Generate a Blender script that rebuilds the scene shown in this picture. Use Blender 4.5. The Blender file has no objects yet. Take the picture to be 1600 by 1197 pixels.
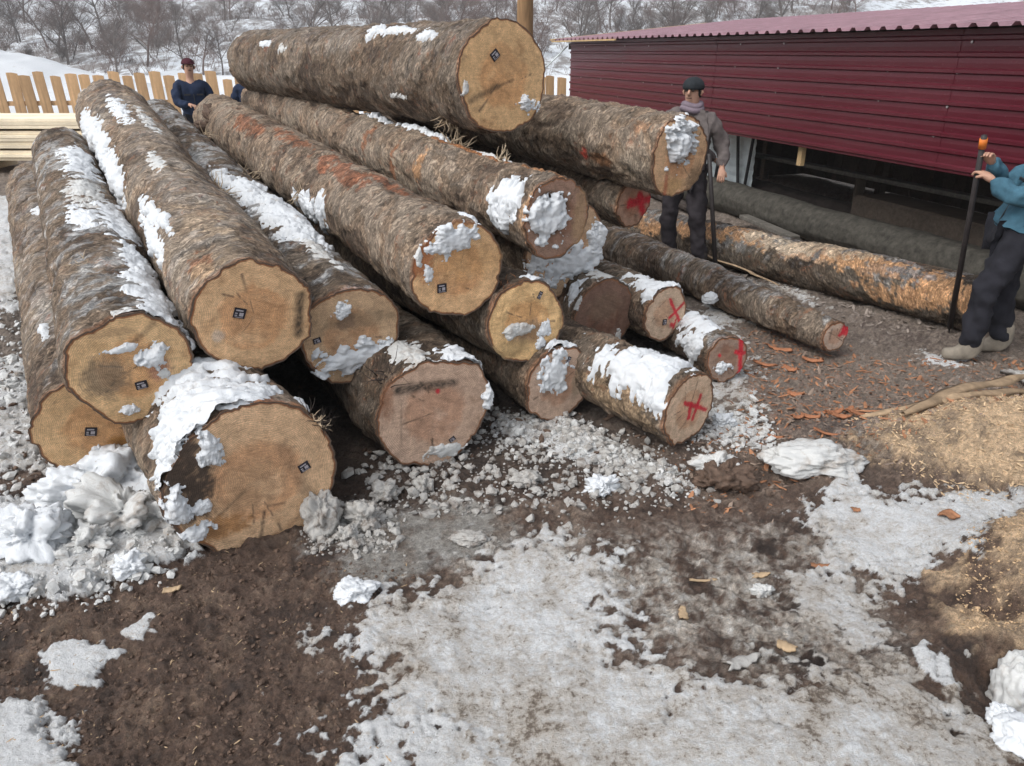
import bpy, math, random
import numpy as np
from mathutils import Vector, Matrix
R_ = math.radians
random.seed(7)
rng = np.random.default_rng(7)
scene = bpy.context.scene
COL = scene.collection

# ------------------------------------------------------------------ camera
F = 1200.0; CX = 800.0; CY = 598.5; PITCH = R_(23.4); CAMH = 2.0
cam_d = bpy.data.cameras.new("camera"); cam_d.sensor_width = 36; cam_d.lens = 27.0
cam_d.clip_start = 0.05; cam_d.clip_end = 2000
cam = bpy.data.objects.new("camera", cam_d); COL.objects.link(cam)
cam.location = (0, 0, CAMH); cam.rotation_euler = (R_(90) - PITCH, 0, 0)
scene.camera = cam
# ------------------------------------------------------------------ light
world = bpy.data.worlds.new("World"); scene.world = world; world.use_nodes = True
wn = world.node_tree; wn.nodes.clear()
SUN_EL, SUN_AZ = R_(50), R_(-128)
sky = wn.nodes.new("ShaderNodeTexSky"); sky.sky_type = 'NISHITA'; sky.sun_disc = False
sky.sun_elevation = SUN_EL; sky.sun_rotation = SUN_AZ; sky.altitude = 800; sky.dust_density = 4.0; sky.air_density = 1.0
hs = wn.nodes.new("ShaderNodeHueSaturation"); hs.inputs["Saturation"].default_value = 0.24
bg = wn.nodes.new("ShaderNodeBackground"); bg.inputs["Strength"].default_value = 0.15
wo = wn.nodes.new("ShaderNodeOutputWorld")
wn.links.new(sky.outputs[0], hs.inputs["Color"]); wn.links.new(hs.outputs[0], bg.inputs[0]); wn.links.new(bg.outputs[0], wo.inputs[0])
sun_d = bpy.data.lights.new("sun", 'SUN'); sun_d.energy = 1.3; sun_d.angle = R_(38); sun_d.color = (1.0, 0.97, 0.93)
sun = bpy.data.objects.new("sun", sun_d); COL.objects.link(sun)
# direction the sun comes from
sdir = Vector((math.sin(SUN_AZ) * math.cos(SUN_EL), math.cos(SUN_AZ) * math.cos(SUN_EL), math.sin(SUN_EL)))
sun.rotation_euler = sdir.to_track_quat('Z', 'Y').to_euler()
scene.view_settings.view_transform = 'Standard'; scene.view_settings.look = 'None'
scene.view_settings.exposure = 0.68; scene.view_settings.gamma = 1.0; scene.view_settings.use_curve_mapping = False
scene.render.engine = 'CYCLES'

# ------------------------------------------------------------------ surveying helpers
cp, sp = math.cos(PITCH), math.sin(PITCH)
RIGHT = np.array([1., 0, 0]); UP = np.array([0, sp, cp]); FWD = np.array([0, cp, -sp]); CAMP = np.array([0, 0, CAMH])
def P(px, py, d): return CAMP + d * FWD + (px - CX) / F * d * RIGHT + (CY - py) / F * d * UP
def ray(px, py):
    r = FWD + (px - CX) / F * RIGHT + (CY - py) / F * UP
    return r / np.linalg.norm(r)
def G(px, py, z=0.0):
    r = ray(px, py); t = (z - CAMH) / r[2]; return CAMP + r * t
def unit(v): v = np.asarray(v, float); return v / np.linalg.norm(v)

# ------------------------------------------------------------------ numpy noise
_GR = rng.normal(size=(256, 3)); _GR /= np.linalg.norm(_GR, axis=1)[:, None]
def _h(ix, iy, iz):
    h = (ix * 73856093) ^ (iy * 19349663) ^ (iz * 83492791)
    h = h & 0xffffffff; h ^= h >> 13; h = (h * 1274126177) & 0xffffffff; h ^= h >> 16
    return h & 255
def pn(x, y, z=0.0, seed=0):
    x, y, z = np.broadcast_arrays(np.asarray(x, float) + seed * 17.31, np.asarray(y, float) - seed * 9.7, np.asarray(z, float) + seed * 3.3)
    fx, fy, fz = np.floor(x), np.floor(y), np.floor(z)
    ix, iy, iz = fx.astype(np.int64), fy.astype(np.int64), fz.astype(np.int64)
    x = x - fx; y = y - fy; z = z - fz
    u = x * x * x * (x * (x * 6 - 15) + 10); v = y * y * y * (y * (y * 6 - 15) + 10); w = z * z * z * (z * (z * 6 - 15) + 10)
    def c(a, b, d):
        g = _GR[_h(ix + a, iy + b, iz + d)]
        return g[..., 0] * (x - a) + g[..., 1] * (y - b) + g[..., 2] * (z - d)
    x00 = c(0, 0, 0) * (1 - u) + c(1, 0, 0) * u; x10 = c(0, 1, 0) * (1 - u) + c(1, 1, 0) * u
    x01 = c(0, 0, 1) * (1 - u) + c(1, 0, 1) * u; x11 = c(0, 1, 1) * (1 - u) + c(1, 1, 1) * u
    return 1.6 * ((x00 * (1 - v) + x10 * v) * (1 - w) + (x01 * (1 - v) + x11 * v) * w)
def fbm(x, y, z=0.0, o=4, seed=0, gain=0.5, lac=2.03):
    a = 1.0; t = 0; f = 1.0; n = 0
    for i in range(o):
        t = t + a * pn(np.asarray(x) * f, np.asarray(y) * f, np.asarray(z) * f, seed + i * 5); n += a; a *= gain; f *= lac
    return t / n * 1.35
def sst(a, b, x):
    t = np.clip((x - a) / (b - a), 0, 1); return t * t * (3 - 2 * t)
def lerp(a, b, t): return a + (b - a) * t
def mix3(a, b, t): return a + (np.asarray(b) - a) * t[..., None]

# ------------------------------------------------------------------ meshes
def mesh_np(name, V, Fc, mats=(), attrs=None, smooth=True, vecs=None):
    V = np.asarray(V, np.float32).reshape(-1, 3); Fc = np.asarray(Fc, np.int32); k = Fc.shape[1]
    me = bpy.data.meshes.new(name)
    me.vertices.add(len(V)); me.vertices.foreach_set("co", V.ravel())
    me.loops.add(Fc.size); me.loops.foreach_set("vertex_index", Fc.ravel())
    me.polygons.add(len(Fc)); me.polygons.foreach_set("loop_start", np.arange(0, Fc.size, k, dtype=np.int32))
    me.update(calc_edges=True)
    if smooth: me.polygons.foreach_set("use_smooth", np.ones(len(Fc), bool))
    else: me.polygons.foreach_set("use_smooth", np.zeros(len(Fc), bool))
    for an, arr in (attrs or {}).items():
        arr = np.asarray(arr, np.float32)
        if arr.shape[-1] == 3: arr = np.concatenate([arr, np.ones(arr.shape[:-1] + (1,), np.float32)], -1)
        at = me.attributes.new(an, 'FLOAT_COLOR', 'POINT'); at.data.foreach_set("color", arr.reshape(-1, 4).ravel())
    for an, arr in (vecs or {}).items():
        at = me.attributes.new(an, 'FLOAT_VECTOR', 'POINT'); at.data.foreach_set("vector", np.asarray(arr, np.float32).ravel())
    for m in mats: me.materials.append(m)
    return me
def gridF(nr, nc, wrap=False):
    i = np.arange(nr - 1)[:, None]; j = np.arange(nc if wrap else nc - 1)[None, :]; j2 = (j + 1) % nc
    return np.stack([i * nc + j + 0 * j2, i * nc + j2, (i + 1) * nc + j2, (i + 1) * nc + j], -1).reshape(-1, 4)
def link(name, me, parent=None, loc=None, **props):
    o = bpy.data.objects.new(name, me); COL.objects.link(o)
    if parent is not None: o.parent = parent
    if loc is not None: o.location = Vector([float(c) for c in loc])
    for k_, v_ in props.items(): o[k_] = v_
    return o
def empty(name, loc, label, category, group=None, rz=0.0):
    o = link(name, None, None, loc, label=label, category=category)
    if group: o["group"] = group
    o.rotation_euler = (0, 0, rz); o.empty_display_size = 0.1
    return o
class MB:
    """collects verts and polygons of one mesh"""
    def __init__(s): s.v = []; s.f = []
    def add(s, vs, fs):
        b = len(s.v); s.v += [tuple(float(c) for c in v) for v in vs]; s.f += [tuple(b + i for i in f) for f in fs]; return s
    def box(s, c, size, ax=None, bev=0.0):
        c = np.asarray(c, float); hx, hy, hz = [q / 2 for q in size]
        A = np.eye(3) if ax is None else np.asarray(ax, float)
        pts = []
        if bev <= 0:
            for z in (-hz, hz):
                for x, y in ((-hx, -hy), (hx, -hy), (hx, hy), (-hx, hy)): pts.append(c + A[0] * x + A[1] * y + A[2] * z)
            return s.add(pts, [(0, 3, 2, 1), (4, 5, 6, 7), (0, 1, 5, 4), (1, 2, 6, 5), (2, 3, 7, 6), (3, 0, 4, 7)])
        b = bev
        for z, i in ((-hz, b), (-hz + b, 0), (hz - b, 0), (hz, b)):
            for x, y in ((-hx + i, -hy + i), (hx - i, -hy + i), (hx - i, hy - i), (-hx + i, hy - i)): pts.append(c + A[0] * x + A[1] * y + A[2] * z)
        fs = [(0, 3, 2, 1), (12, 13, 14, 15)]
        for r in range(3):
            for k in range(4): fs.append((r * 4 + k, r * 4 + (k + 1) % 4, r * 4 + 4 + (k + 1) % 4, r * 4 + 4 + k))
        return s.add(pts, fs)
    def tube(s, pts, rad, n=8, cap=True):
        pts = [np.asarray(p, float) for p in pts]; m = len(pts)
        if not hasattr(rad, '__len__'): rad = [rad] * m
        ref = None; vs = []
        for i, p in enumerate(pts):
            t = unit(pts[min(i + 1, m - 1)] - pts[max(i - 1, 0)])
            if ref is None: ref = np.array([0, 0, 1.]) if abs(t[2]) < .9 else np.array([1., 0, 0])
            u = unit(np.cross(t, ref)); v = np.cross(u, t); ref = v
            for k in range(n):
                a = 2 * math.pi * k / n; vs.append(p + (u * math.cos(a) + v * math.sin(a)) * rad[i])
        fs = [(i * n + k, i * n + (k + 1) % n, (i + 1) * n + (k + 1) % n, (i + 1) * n + k) for i in range(m - 1) for k in range(n)]
        if cap: fs += [tuple(range(n - 1, -1, -1)), tuple(range((m - 1) * n, m * n))]
        return s.add(vs, fs)
    def mesh(s, name, mat, smooth=False):
        me = bpy.data.meshes.new(name); me.from_pydata(s.v, [], s.f)
        if mat: me.materials.append(mat)
        for p in me.polygons: p.use_smooth = smooth
        me.update(); return me
    def obj(s, name, mat, parent=None, smooth=False, loc=None, **props):
        return link(name, s.mesh(name, mat, smooth), parent, loc, **props)

# ------------------------------------------------------------------ materials
def newmat(name):
    m = bpy.data.materials.new(name); m.use_nodes = True; nt = m.node_tree
    b = nt.nodes["Principled BSDF"]; b.inputs["Specular IOR Level"].default_value = 0.3
    return m, nt, b
def N(nt, t, **kw):
    n = nt.nodes.new(t)
    for k, v in kw.items():
        if k in n.inputs: n.inputs[k].default_value = v
        else: setattr(n, k, v)
    return n
def L(nt, a, b): nt.links.new(a, b)
def vecsrc(nt, attr, scale):
    if attr: s = N(nt, "ShaderNodeAttribute", attribute_name=attr).outputs["Vector"]
    else: s = N(nt, "ShaderNodeTexCoord").outputs["Object"]
    mp = N(nt, "ShaderNodeMapping"); mp.inputs["Scale"].default_value = scale; L(nt, s, mp.inputs[0]); return mp.outputs[0]
def noise(nt, vec, sc, det=6, rough=.6, dist=0.0):
    n = N(nt, "ShaderNodeTexNoise"); n.inputs["Scale"].default_value = sc; n.inputs["Detail"].default_value = det
    n.inputs["Roughness"].default_value = rough; n.inputs["Distortion"].default_value = dist; L(nt, vec, n.inputs["Vector"]); return n.outputs[0]
def rng_(nt, x, a, b, c, d):
    m = N(nt, "ShaderNodeMapRange"); m.inputs[1].default_value = a; m.inputs[2].default_value = b; m.inputs[3].default_value = c; m.inputs[4].default_value = d
    L(nt, x, m.inputs[0]); return m.outputs[0]
def math_(nt, op, a, b):
    m = N(nt, "ShaderNodeMath", operation=op)
    for i, q in enumerate((a, b)):
        if hasattr(q, 'links'): L(nt, q, m.inputs[i])
        else: m.inputs[i].default_value = q
    return m.outputs[0]
def mixc(nt, mode, fac, a, b):
    m = N(nt, "ShaderNodeMix", data_type='RGBA', blend_type=mode)
    for s_, q in ((m.inputs[0], fac), (m.inputs[6], a), (m.inputs[7], b)):
        if hasattr(q, 'links'): L(nt, q, s_)
        elif isinstance(q, (int, float)): s_.default_value = q
        else: s_.default_value = tuple(q) + (1,)
    return m.outputs[2]
def bump(nt, b, h, strength, dist):
    n = N(nt, "ShaderNodeBump"); n.inputs["Strength"].default_value = strength; n.inputs["Distance"].default_value = dist
    L(nt, h, n.inputs["Height"]); L(nt, n.outputs[0], b.inputs["Normal"]); return n

def bark_material():
    m, nt, b = newmat("bark")
    col = N(nt, "ShaderNodeAttribute", attribute_name="col").outputs["Color"]; pk = N(nt, "ShaderNodeAttribute", attribute_name="col").outputs["Alpha"]
    n1 = noise(nt, vecsrc(nt, "bkw", (17, 7, 7)), 1.0, 9, .74, 1.1); n2 = noise(nt, vecsrc(nt, "bkw", (110, 38, 38)), 1.0, 5, .75, .5); n3 = noise(nt, vecsrc(nt, "bk", (6, 5, 5)), 1.0, 8, .75, 1.2)
    n4 = noise(nt, vecsrc(nt, "bkw", (34, 17, 17)), 1.0, 7, .7, 1.6); n5 = noise(nt, vecsrc(nt, "bkw", (190, 26, 26)), 1.0, 4, .65, .8)
    f = math_(nt, 'MULTIPLY', rng_(nt, n1, .34, .66, .5, 1.45), rng_(nt, n2, .3, .7, .55, 1.45))
    f = math_(nt, 'MULTIPLY', f, rng_(nt, n3, .3, .7, .65, 1.35)); f = math_(nt, 'MULTIPLY', f, rng_(nt, n4, .49, .52, .72, 1.22))
    c = N(nt, "ShaderNodeVectorMath", operation='SCALE'); L(nt, col, c.inputs[0]); L(nt, f, c.inputs["Scale"])
    red = math_(nt, 'MULTIPLY', rng_(nt, n3, .56, .62, 0, .8), rng_(nt, n4, .50, .54, .15, 1)); c1 = mixc(nt, 'MIX', red, c.outputs[0], (.22, .095, .05))
    c1 = mixc(nt, 'MIX', rng_(nt, n5, .63, .68, 0, .75), c1, (.52, .42, .31))
    furrow = math_(nt, 'MAXIMUM', rng_(nt, n1, .35, .41, 1.0, 0.0), rng_(nt, n4, .33, .38, .9, 0)); c2 = mixc(nt, 'MIX', math_(nt, 'MULTIPLY', furrow, math_(nt, 'MULTIPLY', pk, .75)), c1, (.03, .022, .017))
    L(nt, c2, b.inputs["Base Color"]); b.inputs["Roughness"].default_value = .85
    st = rng_(nt, n4, .49, .52, 0, .35)
    h = math_(nt, 'ADD', math_(nt, 'ADD', n1, math_(nt, 'MULTIPLY', n2, .35)), st)
    bump(nt, b, h, 1.0, .020)
    return m
def face_material():
    m, nt, b = newmat("sawn_wood")
    col = N(nt, "ShaderNodeAttribute", attribute_name="col").outputs["Color"]
    fc = N(nt, "ShaderNodeAttribute", attribute_name="fc").outputs["Vector"]   # x,y metres from pith, z ring radius
    sep = N(nt, "ShaderNodeSeparateXYZ"); L(nt, fc, sep.inputs[0])
    ring = math_(nt, 'SINE', math_(nt, 'MULTIPLY', sep.outputs[2], 6.283 / .0075), 0)
    ringv = rng_(nt, ring, -1, 1, .80, 1.08)
    mp = N(nt, "ShaderNodeMapping"); mp.inputs["Scale"].default_value = (18, 18, 1); L(nt, fc, mp.inputs[0])
    saw = N(nt, "ShaderNodeMapping"); saw.inputs["Scale"].default_value = (6, 260, 1); saw.inputs["Rotation"].default_value = (0, 0, .5); L(nt, fc, saw.inputs[0])
    ns = noise(nt, saw.outputs[0], 1.0, 4, .6); nb = noise(nt, mp.outputs[0], 1.0, 9, .72, .4)
    mp3 = N(nt, "ShaderNodeMapping"); mp3.inputs["Scale"].default_value = (150, 150, 1); L(nt, fc, mp3.inputs[0])
    nf = noise(nt, mp3.outputs[0], 1.0, 4, .7)
    f = math_(nt, 'MULTIPLY', ringv, rng_(nt, nb, .3, .7, .62, 1.25)); f = math_(nt, 'MULTIPLY', f, rng_(nt, ns, .3, .7, .88, 1.08))
    f = math_(nt, 'MULTIPLY', f, rng_(nt, nf, .3, .7, .72, 1.2))
    c = N(nt, "ShaderNodeVectorMath", operation='SCALE'); L(nt, col, c.inputs[0]); L(nt, f, c.inputs["Scale"])
    sp_ = rng_(nt, noise(nt, mp3.outputs[0], .55, 5, .75), .66, .72, 0, .6)
    c2 = mixc(nt, 'MIX', sp_, c.outputs[0], (.10, .06, .04))
    L(nt, c2, b.inputs["Base Color"]); b.inputs["Roughness"].default_value = .75
    bump(nt, b, math_(nt, 'ADD', ns, nf), .5, .004)
    return m
def snow_material(name="snow", col=(.64, .665, .69), dirt=(.30, .24, .18), lo=.60, hi=.72, amt=.75, sc=9):
    m, nt, b = newmat(name)
    g = N(nt, "ShaderNodeNewGeometry"); tc = N(nt, "ShaderNodeTexCoord").outputs["Object"]
    n1 = noise(nt, tc, sc, 9, .72, .5); n2 = noise(nt, tc, 120, 3, .6); n3 = noise(nt, tc, 28, 6, .75)
    d = math_(nt, 'MAXIMUM', rng_(nt, n1, lo, hi, 0, amt), rng_(nt, n3, .64, .70, 0, amt))
    c = mixc(nt, 'MIX', d, col, dirt)
    L(nt, c, b.inputs["Base Color"]); b.inputs["Roughness"].default_value = .55
    b.inputs["Subsurface Weight"].default_value = .0
    bump(nt, b, math_(nt, 'ADD', n2, math_(nt, 'MULTIPLY', n3, 2.0)), .35, .008)
    return m
def ground_material():
    m, nt, b = newmat("trampled_ground")
    cm = N(nt, "ShaderNodeAttribute", attribute_name="col"); cs = N(nt, "ShaderNodeAttribute", attribute_name="cols"); ax = N(nt, "ShaderNodeAttribute", attribute_name="aux")
    sp = N(nt, "ShaderNodeSeparateColor"); L(nt, ax.outputs["Color"], sp.inputs[0]); snow, dirt, saw = sp.outputs[0], sp.outputs[1], sp.outputs[2]
    tc = N(nt, "ShaderNodeTexCoord").outputs["Object"]
    n0 = noise(nt, tc, 14, 9, .72, .4); n1 = noise(nt, tc, 48, 8, .75, .3); n2 = noise(nt, tc, 260, 4, .7); n3 = noise(nt, tc, 110, 5, .7, .6)
    fa = math_(nt, 'MULTIPLY', rng_(nt, n1, .32, .68, .45, 1.55), rng_(nt, n2, .3, .7, .5, 1.5)); fa = math_(nt, 'MULTIPLY', fa, rng_(nt, n0, .3, .7, .7, 1.3))
    mc = N(nt, "ShaderNodeVectorMath", operation='SCALE'); L(nt, cm.outputs["Color"], mc.inputs[0]); L(nt, fa, mc.inputs["Scale"])
    fb = math_(nt, 'MULTIPLY', rng_(nt, n3, .3, .7, .82, 1.10), rng_(nt, n2, .3, .7, .88, 1.08))
    sc = N(nt, "ShaderNodeVectorMath", operation='SCALE'); L(nt, cs.outputs["Color"], sc.inputs[0]); L(nt, fb, sc.inputs["Scale"])
    dn = math_(nt, 'ADD', math_(nt, 'ADD', math_(nt, 'MULTIPLY', n0, .55), math_(nt, 'MULTIPLY', n1, .55)), math_(nt, 'MULTIPLY', dirt, .30))
    s1 = mixc(nt, 'MIX', rng_(nt, dn, .60, .80, 0, .8), sc.outputs[0], (.46, .385, .30)); s1 = mixc(nt, 'MIX', rng_(nt, dn, .74, .82, 0, .85), s1, (.13, .095, .07))
    pep = math_(nt, 'ADD', n3, math_(nt, 'MULTIPLY', dirt, .06)); s1 = mixc(nt, 'MIX', rng_(nt, pep, .68, .72, 0, .8), s1, (.10, .07, .055))
    mk = math_(nt, 'ADD', snow, math_(nt, 'ADD', math_(nt, 'MULTIPLY', math_(nt, 'SUBTRACT', n0, .5), 1.1), math_(nt, 'MULTIPLY', math_(nt, 'SUBTRACT', n1, .5), 1.1)))
    mask = rng_(nt, mk, .38, .62, 0, 1)
    c = mixc(nt, 'MIX', mask, mc.outputs[0], s1)
    L(nt, c, b.inputs["Base Color"])
    rr = math_(nt, 'ADD', rng_(nt, cm.outputs["Alpha"], 0, 1, .80, .22), math_(nt, 'MULTIPLY', mask, .12)); L(nt, rr, b.inputs["Roughness"])
    b.inputs["Specular IOR Level"].default_value = .5
    bump(nt, b, math_(nt, 'ADD', math_(nt, 'ADD', math_(nt, 'MULTIPLY', n1, 2.0), n2), math_(nt, 'MULTIPLY', mask, .4)), .9, .013)
    return m
def wood_material(name, col, dark=.7, axis=(1.5, 30, 30), rough=.8, bmp=.3):
    m, nt, b = newmat(name)
    v = vecsrc(nt, None, axis)
    n1 = noise(nt, v, 1.0, 8, .65, .4); n2 = noise(nt, N(nt, "ShaderNodeTexCoord").outputs["Object"], 3, 5, .6)
    oi = N(nt, "ShaderNodeObjectInfo").outputs["Random"]
    f = math_(nt, 'MULTIPLY', rng_(nt, n1, .3, .7, dark, 1.15), rng_(nt, n2, .3, .7, .8, 1.15))
    f = math_(nt, 'MULTIPLY', f, rng_(nt, oi, 0, 1, .75, 1.12))
    c = N(nt, "ShaderNodeVectorMath", operation='SCALE'); c.inputs[0].default_value = col; L(nt, f, c.inputs["Scale"])
    L(nt, c.outputs[0], b.inputs["Base Color"]); b.inputs["Roughness"].default_value = rough
    bump(nt, b, n1, bmp, .004)
    return m
def plain(name, col, rough=.7, metal=0.0, var=.25, sc=20, bmp=.15, spec=.3):
    m, nt, b = newmat(name); tc = N(nt, "ShaderNodeTexCoord").outputs["Object"]
    n1 = noise(nt, tc, sc, 6, .65)
    c = N(nt, "ShaderNodeVectorMath", operation='SCALE'); c.inputs[0].default_value = col; L(nt, rng_(nt, n1, .3, .7, 1 - var, 1 + var), c.inputs["Scale"])
    L(nt, c.outputs[0], b.inputs["Base Color"]); b.inputs["Roughness"].default_value = rough; b.inputs["Metallic"].default_value = metal
    b.inputs["Specular IOR Level"].default_value = spec
    bump(nt, b, n1, bmp, .01); return m
M = dict(
    bark=bark_material(), face=face_material(), snow=snow_material(), ground=ground_material(),
    dirtysnow=snow_material("dirty_snow", (.56, .565, .555), (.26, .20, .15), .50, .66, .8, 7),
    ice=snow_material("grey_ice", (.40, .39, .37), (.13, .10, .08), .48, .62, .8, 12),
    fence=wood_material("fence_wood", (.62, .40, .22), .65, (22, 22, 1.2)),
    lumber=wood_material("fresh_lumber", (.92, .80, .60), .88, (1.0, 30, 30)),
    pole=wood_material("peeled_pole_wood", (.40, .24, .12), .55, (16, 16, 1.4)),
    lath=wood_material("lath_wood", (.60, .42, .22), .75),
    chip=plain("bark_chip", (.33, .16, .085), .85, var=.5, sc=9),
    redchip=plain("red_bark_chip", (.36, .155, .08), .85, var=.4, sc=9),
    woodchip=plain("wood_chip", (.44, .32, .20), .8, var=.35, sc=9),
    clod=plain("mud_clod", (.11, .072, .052), .7, var=.5, sc=30, bmp=.6),
    tag=plain("tag_plastic", (.018, .016, .022), .4, var=.2), tagprint=plain("tag_print", (.35, .33, .36), .5, var=.3, sc=200),
    fibre=plain("bark_fibre", (.42, .33, .23), .9, var=.4, sc=12),
)
# ------------------------------------------------------------------ ground layout (world metres, surveyed on the photo)
def poly(pts, z=0.0): return np.array([G(x, y, z)[:2] for x, y in pts])
def sdf(x, y, pl):
    """signed distance to a polygon, negative inside"""
    d = np.full(x.shape, 1e9); ins = np.zeros(x.shape, bool); n = len(pl)
    for i in range(n):
        ax, ay = pl[i]; bx, by = pl[(i + 1) % n]; ex, ey = bx - ax, by - ay
        t = np.clip(((x - ax) * ex + (y - ay) * ey) / (ex * ex + ey * ey + 1e-12), 0, 1)
        d = np.minimum(d, np.hypot(x - ax - ex * t, y - ay - ey * t))
        c = ((ay > y) != (by > y)) & (x < (bx - ax) * (y - ay) / (by - ay + 1e-12) + ax); ins ^= c
    return np.where(ins, -d, d)
SNOWP = [  # polygon, edge softness, cleanliness 0..1, thickness
    (poly([(505, 990), (600, 935), (690, 915), (800, 845), (880, 838), (960, 875), (985, 930), (960, 1000), (1060, 1060), (1180, 1085), (1330, 1030), (1480, 1090), (1600, 1180), (1600, 1400), (300, 1400), (690, 1180), (590, 1130), (600, 1050)]), .08, .55, .018),
    (poly([(1262, 800), (1320, 745), (1390, 790), (1480, 775), (1610, 765), (1610, 825), (1500, 890), (1440, 905), (1380, 925), (1290, 880)]), .06, .66, .03),
    (poly([(1215, 885), (1290, 900), (1380, 960), (1400, 1030), (1340, 1040), (1280, 990), (1230, 950)]), .05, .6, .015),
    (poly([(1410, 1030), (1440, 1025), (1490, 1080), (1460, 1085)]), .02, .95, .03),
    (poly([(780, 650), (860, 645), (930, 680), (1040, 730), (1080, 760), (1000, 745), (900, 720), (800, 690)]), .04, .7, .03),
    (poly([(1090, 640), (1180, 650), (1190, 690), (1120, 690)]), .03, .6, .02),
    (poly([(-400, 330), (42, 345), (48, 400), (46, 510), (-400, 520)]), .08, .75, .04),
    (poly([(-500, 565), (60, 575), (75, 650), (90, 735), (-400, 750)]), .06, .75, .05),
    (poly([(75, 1015), (110, 1008), (190, 1018), (150, 1045), (158, 1075), (80, 1078)]), .012, .97, .02),
    (poly([(-100, 1090), (60, 1100), (125, 1160), (130, 1260), (-200, 1300)]), .03, .9, .04),
    (poly([(195, 990), (235, 962), (245, 990), (215, 1003)]), .012, .85, .01),
    (poly([(-60, 830), (90, 760), (250, 740), (330, 850), (250, 900), (100, 950), (-60, 965)]), .04, .72, .06),
    (poly([(960, 380), (1060, 400), (1140, 440), (1080, 455), (960, 430)]), .06, .5, .02),
    (poly([(1440, 545), (1500, 555), (1500, 572), (1440, 566)]), .05, .7, .01),
    (poly([(1000, 590), (1120, 470), (1150, 500), (1180, 640)]), .08, .45, .01),
    (poly([(1020, 425), (1090, 415), (1250, 450), (1290, 480), (1150, 440)]), .08, .5, .01),
]
ICEP = [poly([(520, 880), (580, 800), (700, 780), (790, 790), (820, 850), (700, 880), (640, 900), (560, 930)]),
        poly([(480, 860), (540, 790), (610, 800), (560, 860)])]
SNOWP.append((poly([(560, 1130), (700, 1040), (1000, 1080), (1200, 1120), (1560, 1150), (1700, 1400), (500, 1400)]), .10, .84, .02))
SAWP = [(poly([(1330, 700), (1430, 660), (1620, 610), (1640, 770), (1540, 780), (1440, 745), (1370, 730)]), .05),
        (poly([(1540, 840), (1640, 800), (1640, 985), (1555, 960)]), .03),
        (poly([(1470, 955), (1620, 1000), (1640, 1050), (1540, 1035), (1480, 1005)]), .025),
        (poly([(1445, 905), (1500, 895), (1500, 930), (1450, 935)]), .02)]
BARKP = poly([(1100, 470), (1330, 560), (1400, 640), (1400, 680), (1180, 700), (1130, 600)])   # red bark litter
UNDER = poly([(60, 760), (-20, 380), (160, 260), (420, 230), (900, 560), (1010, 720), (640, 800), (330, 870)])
def ground_fields(x, y, full=True):
    wob = .5 * fbm(x * 5, y * 5, 0, 4, 3) ; wob2 = fbm(x * 22, y * 22, 0, 4, 11)
    near = 1.0
    snow = np.zeros(x.shape); clean = np.zeros(x.shape); thick = np.zeros(x.shape)
    for i, (pl, soft, cl, th) in enumerate(SNOWP):
        m = np.ones(x.shape, bool)
        s = sdf(x, y, pl); k = soft * 2.2
        v = sst(k * .9, -k * .9, s + k * (2.0 * wob + 1.5 * wob2))
        th_ = th * np.clip(-s / (th * 4 + .03), 0, 1)
        up = v > snow
        snow = np.where(up, v, snow); clean = np.where(up, cl, clean); thick = np.maximum(thick, np.minimum(v, 1) * th)
    saw = np.zeros(x.shape)
    for pl, soft in SAWP: saw = np.maximum(saw, sst(soft * 1.6, -soft * 1.6, sdf(x, y, pl) + soft * (3.6 * wob + 2.6 * wob2)))
    ice = np.zeros(x.shape)
    for pl in ICEP: ice = np.maximum(ice, sst(.06, -.06, sdf(x, y, pl) + .12 * wob + .12 * wob2))
    return snow, clean, thick, saw, ice, wob, wob2
def smooth_relief(x, y):
    h = .035 * fbm(x * .9, y * .9, 0, 3, 21)
    h = h + .30 * sst(3.5, 8.5, y) * sst(-1.0, -3.0, x) * sst(26, 12, y)          # the pile stands on a rise
    h = h + .18 * np.exp(-(((x - 2.75) / .75) ** 2 + ((y - 3.75) / .45) ** 2))     # sawdust heap
    h = h + .20 * np.exp(-(((x - 2.15) / .32) ** 2 + ((y - 2.5) / .34) ** 2)) + .10 * np.exp(-(((x - 1.75) / .25) ** 2 + ((y - 2.12) / .10) ** 2))
    h = h + .05 * np.exp(-(((x - 1.0) / .8) ** 2 + ((y - 1.9) / .5) ** 2))
    h = h + .07 * np.exp(-(((x + 2.0) / .55) ** 2 + ((y - 2.6) / .35) ** 2))       # shovelled snow
    return h
SNK = G(1565, 1065)
def ground_height(x, y, full=False):
    x = np.asarray(x, float); y = np.asarray(y, float)
    snow, clean, thick, saw, ice, wob, wob2 = ground_fields(x, y)
    fade = 1.0 / (1 + (np.maximum(y, 0) / 14) ** 4) / (1 + (np.abs(x) / 14) ** 4)
    g1 = fbm(x * 3.2, y * 3.2, 0, 4, 31)
    g2 = fbm(x * 15, y * 15, 0, 4, 37, .6)
    g3 = np.abs(fbm(x * 9, y * 9, 0, 3, 43))
    g4 = fbm(x * 60, y * 60, 0, 2, 51)
    g5 = np.abs(fbm(x * 26, y * 26, 0, 3, 57, .6)); mud = .030 * g1 + .024 * g2 - .026 * g3 - .014 * g5 + .005 * g4 + .006
    sn = thick * .8 + .020 * g1 + .007 * g2 + .006 * np.abs(g2) + .0025 * g4
    sw = .03 * g1 + .018 * g2 - .012 * g3 + .007 * g4 + .03
    h = lerp(mud, sn, snow); h = lerp(h, .01 * g1 + .006 * g2, np.clip(ice - snow, 0, 1)); h = lerp(h, sw, saw)
    h = h * fade + smooth_relief(x, y)
    h = h - .10 * np.exp(-(((x - SNK[0]) / .12) ** 2 + ((y - SNK[1]) / .09) ** 2))
    return (h, (snow, clean, saw, ice, wob, wob2, g1, g2, g3, g4)) if full else h
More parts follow.
